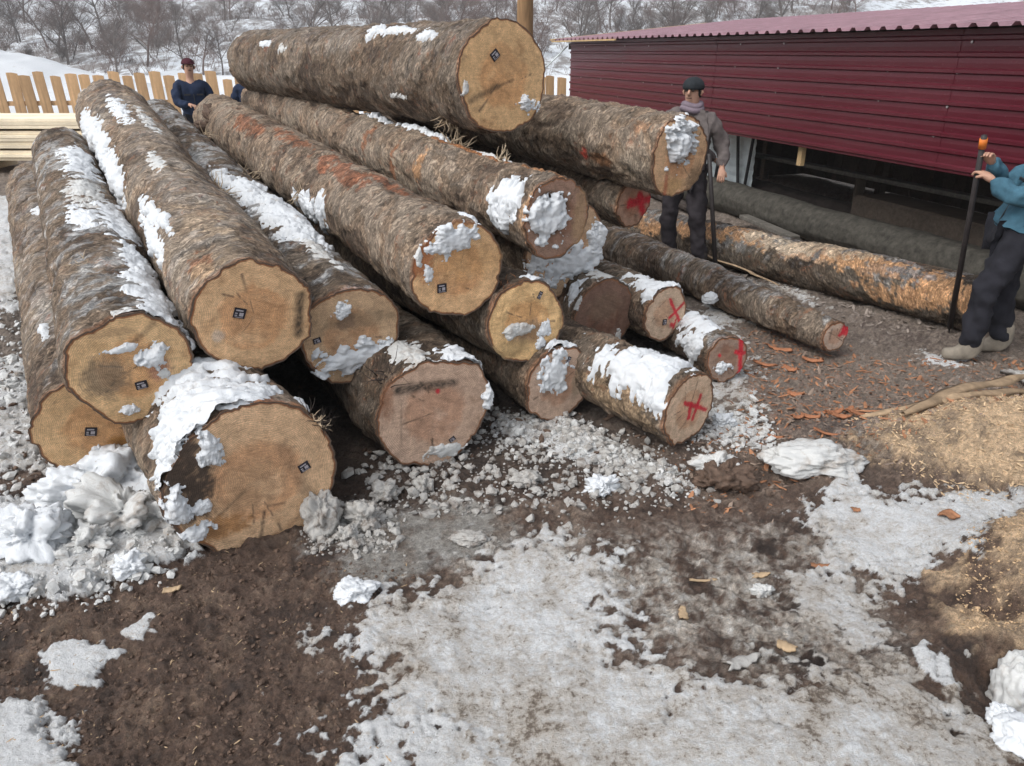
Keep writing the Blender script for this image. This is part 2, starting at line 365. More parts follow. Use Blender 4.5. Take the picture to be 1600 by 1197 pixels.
def build_ground():
    nr, ncol = 600, 720
    a = 1.15 ** -.62; b = 17.0 ** -.62
    Y = (np.linspace(a, b, nr)) ** (-1 / .62)
    Y = np.concatenate([[-40, -12, -4, -1, .2, .8], Y, np.geomspace(18, 130, 26)])
    t = np.linspace(-1, 1, ncol); base = np.where(np.abs(t) < .93, t / .93, 0)
    HW = .78 * (np.maximum(Y, 1.1) * cp + CAMH * sp) + .15
    HW = np.minimum(HW, 60)
    e = np.clip((np.abs(t) - .93) / .07, 0, 1)
    X = np.where(e[None, :] > 0, np.sign(t)[None, :] * (HW[:, None] + (e[None, :] ** 2.2) * 150), base[None, :] * HW[:, None])
    YY = np.repeat(Y[:, None], ncol, 1)
    h, (snow, clean, saw, ice, wob, wob2, g1, g2, g3, g4) = ground_height(X, YY, True)
    # albedo
    big = fbm(X * 1.3, YY * 1.3, 0, 4, 61); med = fbm(X * 6, YY * 6, 0, 5, 67, .6); fin = fbm(X * 30, YY * 30, 0, 4, 71, .65)
    mud = np.array([.112, .070, .050]) * np.ones(X.shape + (3,))
    mud = mix3(mud, (.20, .135, .095), sst(-.1, .7, med + .5 * fin)); mud = mix3(mud, (.042, .028, .022), sst(.0, .8, -med + .6 * big + .3 * fin))
    mud = mix3(mud, (.20, .15, .11), .6 * sst(.35, .8, fin + .3 * med))
    # trampled grey yard further away, with ground bark
    far = sst(3.3, 4.6, YY + .35 * wob + .55 * X * (X > 0) * .3); yard = np.array([.235, .188, .152]) * np.ones(X.shape + (3,))
    yard = mix3(yard, (.38, .325, .28), sst(.1, .7, fin + .5 * med)); yard = mix3(yard, (.12, .09, .076), sst(.1, .7, -fin + .7 * big))
    mud = mix3(mud, yard, far)
    # middle of the foreground: slushy brown-grey melt
    mid = np.exp(-(((X - .55) / 1.2) ** 2 + ((YY - 2.9) / .75) ** 2)) * sst(-.5, .4, med + .5 * wob)
    mud = mix3(mud, (.27, .215, .175), .8 * mid * sst(-.4, .5, fin + .4 * med))
    for (qx, qy, rx, ry, am) in ((1080, 930, .62, .50, .9), (1300, 1000, .3, .3, .7), (720, 860, .45, .16, .6), (1380, 700, .5, .22, .5), (1250, 850, .35, .3, .6)):
        gq = G(qx, qy); qq = np.sqrt(((X - gq[0]) / rx) ** 2 + ((YY - gq[1]) / ry) ** 2)
        sl = np.array([.52, .47, .41]) * np.ones(X.shape + (3,)); sl = mix3(sl, (.66, .64, .61), sst(.15, .7, fin + .5 * med)); sl = mix3(sl, (.25, .19, .15), sst(.1, .6, -fin))
        kq = am * sst(1.25, .4, qq + .5 * wob) * sst(-.28, .32, .8 * med + .55 * fin); mud = mud * (1 - kq[..., None]) + sl * kq[..., None]
    bk = sst(.1, -.1, sdf(X, YY, BARKP) + .2 * wob); mud = mix3(mud, (.26, .12, .075), .55 * bk * sst(.05, .5, fin))
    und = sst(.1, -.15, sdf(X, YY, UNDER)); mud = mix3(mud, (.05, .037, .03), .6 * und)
    farf = sst(9, 16, YY); mud = mix3(mud, (.22, .18, .14), farf * sst(-.3, .5, med))
    ic = np.array([.34, .325, .30]) * np.ones(X.shape + (3,)); ic = mix3(ic, (.20, .16, .13), sst(-.2, .5, med + .3 * fin)); ic = mix3(ic, (.5, .5, .49), sst(.2, .7, fin - .3 * med))
    c = mix3(mud, ic, np.clip(ice * 1.0, 0, 1) * sst(-.5, -.1, med + .3 * fin + .2))
    sn = np.array([.87, .885, .895]) * np.ones(X.shape + (3,)); dirty = (1 - clean)
    sn = mix3(sn, (.56, .50, .43), dirty * 1.15 * sst(-.25, .6, .6 * med + .6 * big)); sn = mix3(sn, (.66, .68, .69), .7 * sst(.1, .6, -g2) * dirty)
    sd = np.array([.68, .485, .305]) * np.ones(X.shape + (3,)); sd = mix3(sd, (.30, .22, .15), sst(-.3, .5, med + .5 * fin + .3 * big)); sd = mix3(sd, (.70, .58, .42), .7 * sst(.2, .8, fin))
    c = c * (1 - saw[..., None]) + sd * saw[..., None]
    out = sst(17, 22, YY + .8 * wob); smask = np.maximum(snow * (1 - saw), out); sn = mix3(sn, (.84, .86, .88), out)
    dirt = np.clip(dirty * (1 + .8 * med + .6 * big) * (1 - out), 0, 1)
    wet = np.clip((.55 * ice + .62 * (1 - far) * sst(-.4, .4, big + med)) * (1 - saw), 0, 1)
    rgba = np.concatenate([c, wet[..., None]], -1)
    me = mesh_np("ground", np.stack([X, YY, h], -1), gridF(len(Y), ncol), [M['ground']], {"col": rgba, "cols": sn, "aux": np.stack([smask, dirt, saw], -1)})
    link("ground", me, kind="structure")
build_ground()

# ------------------------------------------------------------------ logs
GRP = "felled logs in the stack"
LOGS = {}
class Log: pass
def log_R(g, s, th):
    cx_, sx_ = np.cos(th), np.sin(th); t = np.clip(s / g.len, 0, 1)
    R = lerp(g.R0, g.R1, t); S = g.seed
    w = 1 + g.lump * fbm(s * 1.0, cx_ * 1.1, sx_ * 1.1, 3, S) + g.lump * .25 * pn(0, cx_ * 2.2, sx_ * 2.2, S + 3)
    for ang, am in g.lobes: w = w + am * np.exp(-((np.angle(np.exp(1j * (th - ang)))) / .45) ** 2)
    sw = s + .05 * th * 0 + .16 * pn(s * 1.6, cx_ * 2.2 * R, sx_ * 2.2 * R, S) + .30 * R * np.sin(th + S)
    b = .008 * fbm(sw * 11, cx_ * R * 5, sx_ * R * 5, 4, S + 7, .62)
    b = b + .006 * fbm(s * 24, cx_ * R * 22, sx_ * R * 22, 2, S + 8)
    pl = fbm(sw * 3.2, cx_ * R * 4, sx_ * R * 4, 4, S + 9, .6); b = b + .010 * sst(.06, .12, pl) - .009 * sst(.22, .27, -pl) + .004 * sst(.0, .05, fbm(sw * 8, cx_ * R * 9, sx_ * R * 9, 3, S + 10))
    return R * w + b * g.rough
def log_c(g, s): 
    s = np.asarray(s, float); t = s / g.len
    return g.c0 + s[..., None] * g.a + (g.bend * np.sin(np.pi * t) ** 2)[..., None] * g.u if g.bend else g.c0 + s[..., None] * g.a
def log_pt(g, s, th, extra=0.0):
    R = log_R(g, s, th) + extra
    return log_c(g, s) + (R * np.cos(th))[..., None] * g.u + (R * np.sin(th))[..., None] * g.v
def face_xy(g, px, py):
    r = ray(px, py); t = np.dot(g.c0 - CAMP, g.a) / np.dot(r, g.a); p = CAMP + r * t - g.c0
    return float(np.dot(p, g.u)), float(np.dot(p, g.v))
def body_hit(g, px, py):
    s = np.linspace(0, g.len, 300)[:, None]; th = np.linspace(-np.pi, np.pi, 180)[None, :]
    s, th = np.broadcast_arrays(s, th); p = g.c0 + s[..., None] * g.a + (lerp(g.R0, g.R1, s / g.len) * np.cos(th))[..., None] * g.u + (lerp(g.R0, g.R1, s / g.len) * np.sin(th))[..., None] * g.v
    q = p - CAMP; d = q @ FWD; X = CX + F * (q @ RIGHT) / d; Y = CY - F * (q @ UP) / d
    nrm = np.cos(th)[..., None] * g.u + np.sin(th)[..., None] * g.v; fr = (nrm * q).sum(-1) < 0
    e = (X - px) ** 2 + (Y - py) ** 2 + np.where(fr, 0, 1e9); k = np.unravel_index(np.argmin(e), e.shape)
    return float(s[k]), float(th[k]), math.sqrt(e[k])
def seg_mask(X, Y, segs, w, soft=.3, n=None):
    m = np.zeros(X.shape)
    for i, sgm in enumerate(segs):
        (ax, ay), (bx, by) = sgm[0], sgm[1]; ww = w * (sgm[2] if len(sgm) > 2 else 1)
        ex, ey = bx - ax, by - ay; t = np.clip(((X - ax) * ex + (Y - ay) * ey) / (ex * ex + ey * ey + 1e-9), 0, 1)
        d = np.hypot(X - ax - ex * t, Y - ay - ey * t)
        if n is not None: d = d + n * ww
        m = np.maximum(m, sst(ww * (1 + soft), ww * (1 - soft), d))
    return m
def build_log(key, f, b, label, fcol=(.56, .40, .205), tone=1.0, name="log", group=GRP, cat="log", rough=1.0, lump=.055, lobes=(), tags=(), red=(), dark=(), dirt=(),
              fsnow=(), bsnow=(), peel=(), frost=0.0, nS=150, nT=110, bend=.0, redness=.12, seed=None, hollow=None, tint=None, brown=0.0, nose=True, uneven=0.0, cutback=None):
    g = Log(); g.c0 = P(*f[:3]); g.R0 = f[3] / F * f[2]
    if abs(b[1]) > 20: c1 = P(*b[:3]); g.R1 = b[3] / F * b[2]
    else: c1 = g.c0 + np.array(b[:3]); g.R1 = g.R0 * b[3] if False else g.R0 * b[-1]
    d = c1 - g.c0; g.len = float(np.linalg.norm(d)); g.a = d / g.len
    g.u = unit(np.cross(g.a, [0, 0, 1])); g.v = np.cross(g.u, g.a)
    g.seed = seed or (len(LOGS) * 7 + 3); g.lump = lump; g.rough = rough; g.bend = bend; g.lobes = [(R_(q), w) for q, w in lobes]
    LOGS[key] = g
    root = empty(name, g.c0, label, cat, group); o0 = g.c0
    # --- bark body
    t = np.linspace(0, 1, nS) ** 1.35; s = (t * g.len)[:, None]; th = (np.linspace(0, 2 * np.pi, nT, endpoint=False))[None, :]
    s, th = np.broadcast_arrays(s, th)
    V = log_pt(g, s, th); R = log_R(g, s, th)
    Cx, Sx = np.cos(th) * g.R0, np.sin(th) * g.R0
    low = fbm(s * 1.1, Cx * 3, Sx * 3, 4, g.seed + 31); md = fbm(s * 6, Cx * 5, Sx * 5, 4, g.seed + 37, .6); swp = s + .16 * pn(s * 1.6, Cx * 2.2, Sx * 2.2, g.seed) + .30 * g.R0 * np.sin(th + g.seed); stk = fbm(swp * 11, Cx * 5, Sx * 5, 5, g.seed + 41, .66)
    c = np.array([.275, .20, .14]) * tone * np.ones(s.shape + (3,))
    c = mix3(c, np.array([.40, .325, .245]) * tone, sst(.0, .8, low + .5 * md)); c = mix3(c, np.array([.105, .078, .058]) * tone, sst(.0, .8, -low * .8 + .6 * stk))
    if brown: c = mix3(c, np.array([.11, .075, .05]) * tone, brown * sst(-.6, .3, md + low))
    plt = fbm(swp * 3.2, Cx * 4, Sx * 4, 4, g.seed + 9, .6); fin = fbm(s * 40, Cx * 30, Sx * 30, 3, g.seed + 43, .6)
    c = mix3(c, np.array([.30, .25, .20]) * tone, .5 * sst(.06, .12, plt)); c = mix3(c, np.array([.10, .07, .052]) * tone, .75 * sst(.20, .27, -plt)); c = mix3(c, np.array([.05, .038, .03]), .7 * sst(.05, .0, np.abs(plt - .09)) * sst(-.1, .3, md))  # bark plates; shadow painted as dark lines along the plate edges
    c = mix3(c, (.27, .10, .05), sst(.60 - redness, .78 - redness, .7 * md + .5 * stk + .25 * low) * .85)
    c = mix3(c, (.50, .41, .31), .7 * sst(.50, .62, .7 * stk + .5 * fin + .2 * md))
    if frost: c = mix3(c, (.60, .62, .63), frost * sst(.25, .5, stk + .4 * low + .35 * np.sin(th)) * sst(-.2, .3, np.sin(th)))
    peelk = np.ones(s.shape)
    for (px, py, ls, lt, pc) in peel:
        s0, t0, e = body_hit(g, px, py); q = ((s - s0) / ls) ** 2 + (np.angle(np.exp(1j * (th - t0))) * g.R0 / lt) ** 2
        pcv = np.array(pc) * np.where(fin > .15, 1.25, 1.0)[..., None] * np.where(stk > .1, .75, 1.0)[..., None]; kk = sst(1.0, .75, q + 1.5 * md + 1.5 * stk + .8 * fin) * .8; c = c * (1 - kk[..., None]) + pcv * kk[..., None]; peelk = peelk * (1 - .8 * kk)
    if tint is not None: c = c * np.array(tint)
    c = mix3(c, (.30, .13, .06), sst(.035, .008, s) * .6)
    nose_in = np.zeros_like(V)
    me = mesh_np("bark", V - o0, gridF(nS, nT, True)[:, ::-1], [M['bark']], {"col": np.concatenate([np.clip(c, 0, 1), peelk[..., None]], -1)}, True, {"bk": np.stack([s, Cx, Sx], -1), "bkw": np.stack([swp, Cx, Sx], -1)})
    body = link("bark", me, root)
    # --- sawn faces
    for end in (0, 1):
        nr, na = (64, nT) if end == 0 else (14, nT)
        rho = np.linspace(0, 1, nr)[:, None] ** .8; se = 0.0 if end == 0 else g.len
        tha = np.linspace(0, 2 * np.pi, na, endpoint=False)[None, :]; rho, tha = np.broadcast_arrays(rho, tha)
        Rr = log_R(g, np.full(rho.shape, se), tha); X = np.cos(tha) * Rr * rho; Y = np.sin(tha) * Rr * rho
        fcol = tuple(fcol); fw_ = np.array(fcol) * (1.30, 1.24, 1.40); base = fw_ * np.ones(X.shape + (3,)); R0 = g.R0 if end == 0 else g.R1
        lw = fbm(X * 6 / R0 * .3, Y * 6 / R0 * .3, 0, 4, g.seed + 51); mw = fbm(X * 22, Y * 22, 0, 4, g.seed + 52, .6); fw = fbm(X * 70, Y * 70, 0, 3, g.seed + 53, .6)
        heart = sst(.62, .48, rho + .16 * lw + .05 * mw)
        base = mix3(base, fw_ * (.88, .74, .66), heart * .85)
        base = mix3(base, fw_ * (.66, .58, .52), .7 * sst(.15, .8, lw + .4 * mw)); base = mix3(base, fw_ * (1.15, 1.17, 1.2), .6 * sst(.1, .8, -lw + .4 * mw))
        base = mix3(base, (.20, .15, .11), .35 * sst(.45, .85, mw + .5 * fw))
        z = .0012 * fw + .0015 * pn(X * 3, (Y + .5 * X) * 90, 0, g.seed)
        rimw = .013 + .007 * fbm(np.cos(tha) * 3, np.sin(tha) * 3, 0, 3, g.seed)
        depth_in = (1 - rho) * Rr
        base = mix3(base, (.30, .12, .05), sst(rimw * 1.25, rimw * .9, depth_in)); base = mix3(base, (.14, .10, .075), sst(rimw * .75, rimw * .45, depth_in))
        z = z - .006 * sst(rimw, rimw * .5, depth_in) * (.5 + fw)
        # radial drying checks
        if end == 0:
            for k in range(random.randint(2, 6)):
                an = random.uniform(0, 6.28); r0, r1 = random.uniform(.0, .55) * g.R0, random.uniform(.5, .9) * g.R0
                m = seg_mask(X, Y, [((math.cos(an) * r0, math.sin(an) * r0), (math.cos(an + .15) * r1, math.sin(an + .15) * r1))], .0022 + .0012 * random.random(), .6, mw * .9)
                base = mix3(base, (.16, .11, .075), m * .85)
            for (x0, y0, x1, y1, w, am) in dark:
                sg = [(face_xy(g, x0, y0), face_xy(g, x1, y1))]; m = seg_mask(X, Y, sg, w, .8, .5 * mw + .4 * fw)
                base = mix3(base, (.045, .037, .03), m * am * (.8 + .2 * np.clip(fw * 3, -1, 1)))
            for (px, py, ru, rv, cc, am) in dirt:
                ux, uy = face_xy(g, px, py); q = ((X - ux) / ru) ** 2 + ((Y - uy) / rv) ** 2
                base = mix3(base, cc, am * sst(1.5, .3, q + .8 * mw + .6 * fw))
            for item in red:
                x0, y0, x1, y1, w = item; sg = [(face_xy(g, x0, y0), face_xy(g, x1, y1))]
                m = seg_mask(X, Y, sg, w, .5, .45 * mw + .5 * fw)
                base = mix3(base, (.62, .025, .045), m * .95)
                halo = seg_mask(X, Y, sg, w * 1.9, .55, .9 * fw); base = mix3(base, (.62, .10, .10), halo * .35 * sst(-.2, .4, fw))
            if hollow:
                hx, hy, hr, hd = hollow; ux, uy = face_xy(g, hx, hy); q = np.hypot(X - ux, Y - uy) / hr
                z = z - hd * sst(1.05, .6, q + .15 * mw); base = mix3(base, (.16, .10, .065), .85 * sst(1.2, .9, q + .15 * mw))
            if uneven:
                z = z + uneven * fbm(X * 9, Y * 9, 0, 4, g.seed + 60)
        sgn = -1 if end == 0 else 1
        C0 = log_c(g, np.array(se)); Vf = C0 + X[..., None] * g.u + Y[..., None] * g.v + (z * sst(1.0, .9, rho) )[..., None] * g.a * sgn
        ringr = np.hypot(X + .03 * R0, Y - .02 * R0) * (1 + .06 * lw) + .004 * mw * .4
        Fq = gridF(nr, na, True); Fq = Fq if end == 0 else Fq[:, ::-1]
        me = mesh_np("cut_face", Vf - o0, Fq, [M['face']], {"col": np.clip(base, 0, 1)}, True, {"fc": np.stack([X, Y, ringr], -1)})
        fo = link("cut_face", me, root)
    # --- snow lying on the bark
    k_ = 0
    for k, (px, py, ls, lt, tk) in enumerate(bsnow):
        s0, t0, e = body_hit(g, px, py); n = 72
        tt = lt / g.R0
        ss = np.linspace(s0 - ls * 1.5, s0 + ls * 1.5, int(n * max(1, min(2.0, ls / .3))))[:, None]; ta = np.linspace(t0 - tt * 1.5, t0 + tt * 1.5, n)[None, :]
        ss = np.clip(ss, 0.002, g.len - .01); ss, ta = np.broadcast_arrays(ss, ta)
        q = np.sqrt(((ss - s0) / ls) ** 2 + ((ta - t0) / tt) ** 2); A_, B_ = np.cos(ta) * g.R0, np.sin(ta) * g.R0
        sd_ = g.seed + 90 + k * 3
        tk = tk * (.72 if k_ < 9 else 1); sk_ = ss + .3 * g.R0 * np.sin(ta + g.seed); n1 = fbm(sk_ * 13, A_ * 3.5, B_ * 3.5, 4, sd_, .62); n2 = fbm(sk_ * 38, A_ * 12, B_ * 12, 3, sd_ + 1, .6)
        T = tk * np.tanh(1.6 * (1.55 * (1 - q) - .15 + 1.7 * n1 + .75 * n2)) + .14 * tk * n2 + .002 * n2
        T = np.where(q > 1.45, -.03, T); T = np.maximum(T, -.03)
        pts = log_pt(g, ss, ta, T); Fq = gridF(ss.shape[0], n)
        keep = (T.ravel()[Fq] > -.008).any(1); Fq = Fq[keep]
        if len(Fq) < 6: continue
        used = np.unique(Fq); remap = np.zeros(ss.size, np.int64); remap[used] = np.arange(len(used))
        me = mesh_np("snow_patch", (pts.reshape(-1, 3)[used] - o0), remap[Fq][:, ::-1], [M['snow'] if tk > .012 else M['dirtysnow']])
        link("snow_patch", me, root)
    # --- snow packed onto the sawn face
    for k, (px, py, ru, rv, tk) in enumerate(fsnow):
        ux, uy = face_xy(g, px, py); n = 56
        xx = ux + np.linspace(-1.5, 1.5, n)[None, :] * ru; yy = uy + np.linspace(-1.5, 1.5, n)[:, None] * rv; xx, yy = np.broadcast_arrays(xx, yy)
        q = np.sqrt(((xx - ux) / ru) ** 2 + ((yy - uy) / rv) ** 2); sd_ = g.seed + 140 + k * 3
        n1 = fbm(xx * 14, yy * 14, 0, 4, sd_, .6); n2 = fbm(xx * 45, yy * 45, 0, 3, sd_ + 1, .6)
        T = tk * np.tanh(1.5 * (1.7 * (1 - q) + .05 + 1.4 * n1 + .45 * n2)) + .35 * tk * n1 + .002 * n2
        Rl = log_R(g, np.zeros(xx.shape), np.arctan2(yy, xx)); T = np.where(np.hypot(xx, yy) > Rl * 1.01, -.02, T); T = np.clip(T, -.02, None)
        pts = g.c0 + xx[..., None] * g.u + yy[..., None] * g.v - T[..., None] * g.a
        Fq = gridF(n, n); keep = (T.ravel()[Fq] > -.004).any(1); Fq = Fq[keep]
        if len(Fq) < 6: continue
        used = np.unique(Fq); remap = np.zeros(xx.size, np.int64); remap[used] = np.arange(len(used))
        me = mesh_np("snow_patch", (pts.reshape(-1, 3)[used] - o0), remap[Fq][:, ::1], [M['snow'] if tk > .014 else M['dirtysnow']])
        link("snow_patch", me, root)
    # --- plastic number tags
    for (px, py, w, h_, rot) in tags:
        ux, uy = face_xy(g, px, py); ca, sa = math.cos(R_(rot)), math.sin(R_(rot))
        e1 = g.u * ca + g.v * sa; e2 = -g.u * sa + g.v * ca; e3 = -g.a
        c_ = g.c0 + ux * g.u + uy * g.v - o0 + e3 * .0045
        tg = MB().box(c_, (w, h_, .006), (e1, e2, e3), .0015).obj("number_tag", M['tag'], root)
        pr = MB()
        for (qx, qy, qw, qh) in ((-.05, .28, .6, .13), (.15, -.08, .34, .34), (-.28, -.02, .2, .1), (-.28, -.22, .2, .1), (0, -.38, .7, .05)):
            pr.box(c_ + e1 * qx * w + e2 * qy * h_ + e3 * .0036, (qw * w, qh * h_, .001), (e1, e2, e3))
        pr.obj("tag_print", M['tagprint'], tg)
    return root
Y1 = (.58, .40, .19); Y2 = (.60, .42, .225); Y3 = (.50, .36, .215); GRB = (.30, .20, .13)
WH = (.75, .78, .8)
build_log('L1', (165, 668, 3.75, 95), (62, 296, 7.6, 42), "yellow ended log lowest at the far left, tucked under another log", Y1, frost=.25,
    tags=[(142, 674, .052, .046, -15)], fsnow=[(152, 706, .03, .03, .02), (200, 700, .05, .035, .015)],
    dirt=[(186, 698, .06, .06, (.42, .20, .05), .8), (215, 640, .12, .04, (.30, .2, .1), .5)], bsnow=[(70, 520, .12, .03, .02), (72, 300, .14, .05, .02), (62, 330, .12, .05, .02)], rough=1.1)
build_log('L2', (207, 577, 3.38, 92), (98, 242, 6.6, 40), "log resting on the leftmost bottom log, white snow blob on its smudged end", (.60, .42, .20), frost=.55, tone=.85,
    tags=[(221, 601, .050, .038, 5)], dark=[(200, 545, 240, 505, .012, .6)], dirt=[(165, 590, .10, .10, (.22, .17, .12), .75), (250, 575, .05, .06, (.35, .16, .12), .7), (175, 520, .10, .02, (.3, .2, .12), .4)],
    fsnow=[(240, 555, .07, .06, .035), (190, 545, .06, .02, .015), (200, 640, .035, .03, .02), (255, 585, .03, .03, .01)],
    bsnow=[(235, 452, .62, .11, .020), (185, 345, .45, .12, .020), (130, 335, .22, .08, .018), (135, 300, .35, .12, .016), (125, 255, .5, .13, .018), (215, 500, .05, .08, .012), (292, 520, .14, .04, .03)], seed=20, lump=.07)
build_log('L3', (397, 497, 3.56, 93), (176, 178, 7.4, 50), "big pale log at left with clean cut end and dark band at right rim", (.60, .41, .205), frost=.15, tone=1.12,
    tags=[(374, 489, .054, .050, -20)], dark=[(470, 462, 466, 520, .022, 1.0)], dirt=[(410, 500, .13, .08, (.50, .28, .14), .35), (340, 525, .03, .03, (.6, .55, .5), .5)],
    peel=[(318, 345, .45, .10, (.44, .33, .23)), (312, 410, .10, .05, (.36, .17, .09)), (318, 425, .08, .04, (.55, .38, .24))],
    bsnow=[(150, 215, .75, .10, .040), (178, 275, .50, .09, .045), (235, 330, .30, .05, .03), (240, 375, .35, .06, .035), (262, 350, .2, .03, .03), (185, 170, .5, .06, .02), (230, 190, .5, .04, .012), (245, 255, .25, .04, .008)], seed=33, lump=.075, nS=190)
build_log('L4', (404, 750, 3.32, 128), (-2.75, 3.9, .05, .95), "biggest log at the bottom front, mud and snow on its left side", (.60, .42, .225), tone=1.0, lobes=[(180, .09)],
    tags=[(475, 729, .050, .042, 20)], dark=[(440, 700, 490, 790, .028, .45), (406, 850, 413, 800, .007, .9), (330, 818, 385, 765, .006, .6), (420, 790, 445, 786, .007, .6)],
    dirt=[(290, 745, .12, .24, (.085, .06, .045), 1.0), (345, 825, .13, .06, (.42, .20, .07), .8), (395, 760, .14, .12, (.44, .30, .18), .5)],
    fsnow=[(312, 795, .04, .03, .02), (325, 700, .04, .10, .03), (275, 800, .05, .10, .04), (300, 835, .08, .04, .03)],
    bsnow=[(330, 620, .45, .22, .05), (285, 665, .20, .10, .05), (270, 700, .12, .09, .045), (262, 730, .10, .06, .03), (478, 632, .05, .04, .02), (380, 615, .12, .12, .03)],
    peel=[(450, 640, .22, .12, (.42, .33, .26)), (480, 650, .10, .10, (.40, .22, .12)), (410, 640, .12, .1, (.30, .14, .08))], seed=45, lump=.05, nT=150)
build_log('L5', (548, 525, 3.95, 80), (246, 192, 8.2, 34), "log with its lower end half packed with snow, right of clean pale log", (.46, .33, .18), frost=.6, tone=.75, brown=.5,
    tags=[(495, 532, .04, .03, 10)], dirt=[(560, 500, .20, .05, (.30, .22, .14), .6), (540, 500, .05, .05, (.2, .13, .09), .7)],
    fsnow=[(555, 560, .21, .085, .03), (541, 488, .055, .045, .02), (600, 545, .09, .05, .03)],
    bsnow=[(450, 345, .5, .14, .05), (385, 300, .35, .12, .045), (345, 275, .25, .06, .04), (490, 385, .3, .06, .015), (470, 320, .2, .06, .05)], seed=52)
build_log('L6', (680, 645, 3.95, 93), (-2.5, 4.3, .05, .95), "wide grey cut log low in the middle with a black streak and one red dot", (.47, .345, .225), tone=.75, lump=.12, lobes=[(28, .10), (200, .05), (80, -.07)],
    tags=[(706, 686, .036, .024, 30)], dark=[(622, 610, 708, 597, .024, 1.0), (676, 685, 674, 712, .004, .9), (627, 630, 627, 700, .004, .4)], red=[(684, 611, 684, 612, .010)],
    fsnow=[(770, 625, .05, .10, .03), (695, 705, .12, .035, .012)], dirt=[(600, 615, .05, .16, (.28, .12, .06), .6), (755, 690, .07, .06, (.45, .38, .32), .6)],
    bsnow=[(720, 560, .15, .09, .02), (765, 590, .10, .08, .03), (640, 545, .25, .10, .012)], brown=.8, seed=61)
build_log('L7', (716, 421, 3.95, 76), (342, 186, 8.6, 36), "long grey barked log across the middle with a snow smear high on its cut end", (.60, .40, .19), tone=1.15,
    tags=[(690, 450, .052, .048, 0)], dirt=[(660, 400, .06, .14, (.42, .15, .06), .85), (735, 410, .20, .10, (.58, .34, .15), .5), (710, 350, .2, .04, (.5, .25, .12), .5)],
    fsnow=[(705, 375, .13, .075, .022), (668, 428, .03, .05, .015), (655, 400, .02, .07, .01)], bsnow=[(480, 320, .2, .10, .03), (740, 330, .12, .03, .025), (500, 335, .1, .12, .03)],
    peel=[(385, 195, .5, .1, (.30, .12, .06)), (455, 215, .5, .07, (.30, .12, .06)), (530, 265, .5, .08, (.32, .12, .06)), (600, 285, .4, .04, (.32, .12, .06))], redness=.2, seed=74, nS=200, lump=.05, uneven=.006)
build_log('L8', (824, 502, 4.25, 67), (430, 330, 8.0, 40), "shorter faced log wedged below the middle log, rough frosty hollow in its cut end", (.62, .43, .19), tone=.7, lump=.09,
    tags=[(843, 461, .022, .045, -30)], dark=[(878, 480, 874, 520, .012, .5)], dirt=[(820, 520, .13, .07, (.30, .2, .13), .8), (800, 545, .14, .05, (.52, .36, .18), .8)],
    fsnow=[(815, 515, .10, .035, .014), (845, 535, .03, .08, .015), (850, 512, .05, .05, .015)], bsnow=[(840, 435, .05, .08, .02), (870, 460, .03, .05, .02)], seed=83, uneven=.012)
build_log('L9', (871, 340, 4.28, 61), (405, 158, 8.8, 27), "log with a hollow end stuffed with snow, above the snow covered cut end", (.26, .17, .11), tone=1.1, lump=.08,
    dirt=[(905, 350, .05, .2, (.42, .28, .16), .7)], hollow=(858, 336, .125, .06), fsnow=[(858, 338, .13, .135, .035)],
    bsnow=[(795, 305, .13, .13, .05), (785, 330, .10, .10, .05), (598, 178, .25, .07, .05), (645, 200, .25, .06, .04), (680, 208, .22, .05, .04), (770, 235, .2, .03, .015)],
    peel=[(825, 345, .05, .20, (.55, .36, .22)), (655, 260, .07, .14, (.50, .27, .13)), (612, 245, .06, .16, (.40, .17, .08)), (730, 232, .55, .035, (.55, .22, .08)), (850, 268, .45, .03, (.52, .24, .1)), (575, 215, .06, .15, (.38, .16, .08))], redness=.2, seed=92, nS=200)
build_log('L10', (884, 392, 5.0, 76), (420, 200, 9.2, 45), "log behind the hollow one, the lower part of its cut end caked in snow", (.48, .34, .19), tone=.8,
    fsnow=[(895, 410, .23, .13, .035), (935, 370, .09, .10, .03), (840, 410, .12, .06, .02)], bsnow=[], seed=101)
build_log('L11', (787, 121, 4.95, 82), (402, 97, 8.4, 44), "topmost big log with a clean yellow cut end and a curved dark streak", (.60, .41, .19), tone=.95, brown=.45,
    tags=[(773, 86, .062, .055, 40)], dark=[(735, 157, 778, 135, .018, .75), (778, 135, 802, 125, .010, .7)], fsnow=[(824, 162, .07, .055, .03), (727, 138, .025, .045, .012)],
    dirt=[(800, 90, .12, .12, (.58, .38, .2), .4)],
    bsnow=[(620, 48, .35, .05, .03), (580, 56, .1, .05, .03), (665, 58, .1, .05, .03), (590, 45, .1, .05, .03), (440, 78, .1, .05, .015), (415, 68, .12, .04, .02), (620, 150, .12, .02, .01)],
    redness=.16, seed=113, nS=200, frost=.1)
build_log('L12', (1063, 246, 5.2, 61), (-2.25, 2.95, .22, .88), "short looking log at the upper right with a hollow snow filled end", (.56, .38, .20), tone=1.15, lump=.07, lobes=[(120, .05)],
    hollow=(1064, 226, .13, .05), dirt=[(1085, 285, .09, .12, (.22, .15, .09), .8), (1050, 290, .12, .06, (.58, .36, .17), .8), (1040, 290, .02, .1, (.45, .10, .06), .6)],
    fsnow=[(1062, 222, .12, .15, .07)], peel=[(1060, 180, .2, .05, (.42, .34, .27)), (940, 250, .12, .05, (.36, .18, .09)), (1000, 200, .1, .05, (.38, .22, .13)), (911, 240, .05, .045, (.62, .06, .04))], bsnow=[], seed=121, nS=130, rough=1.3)
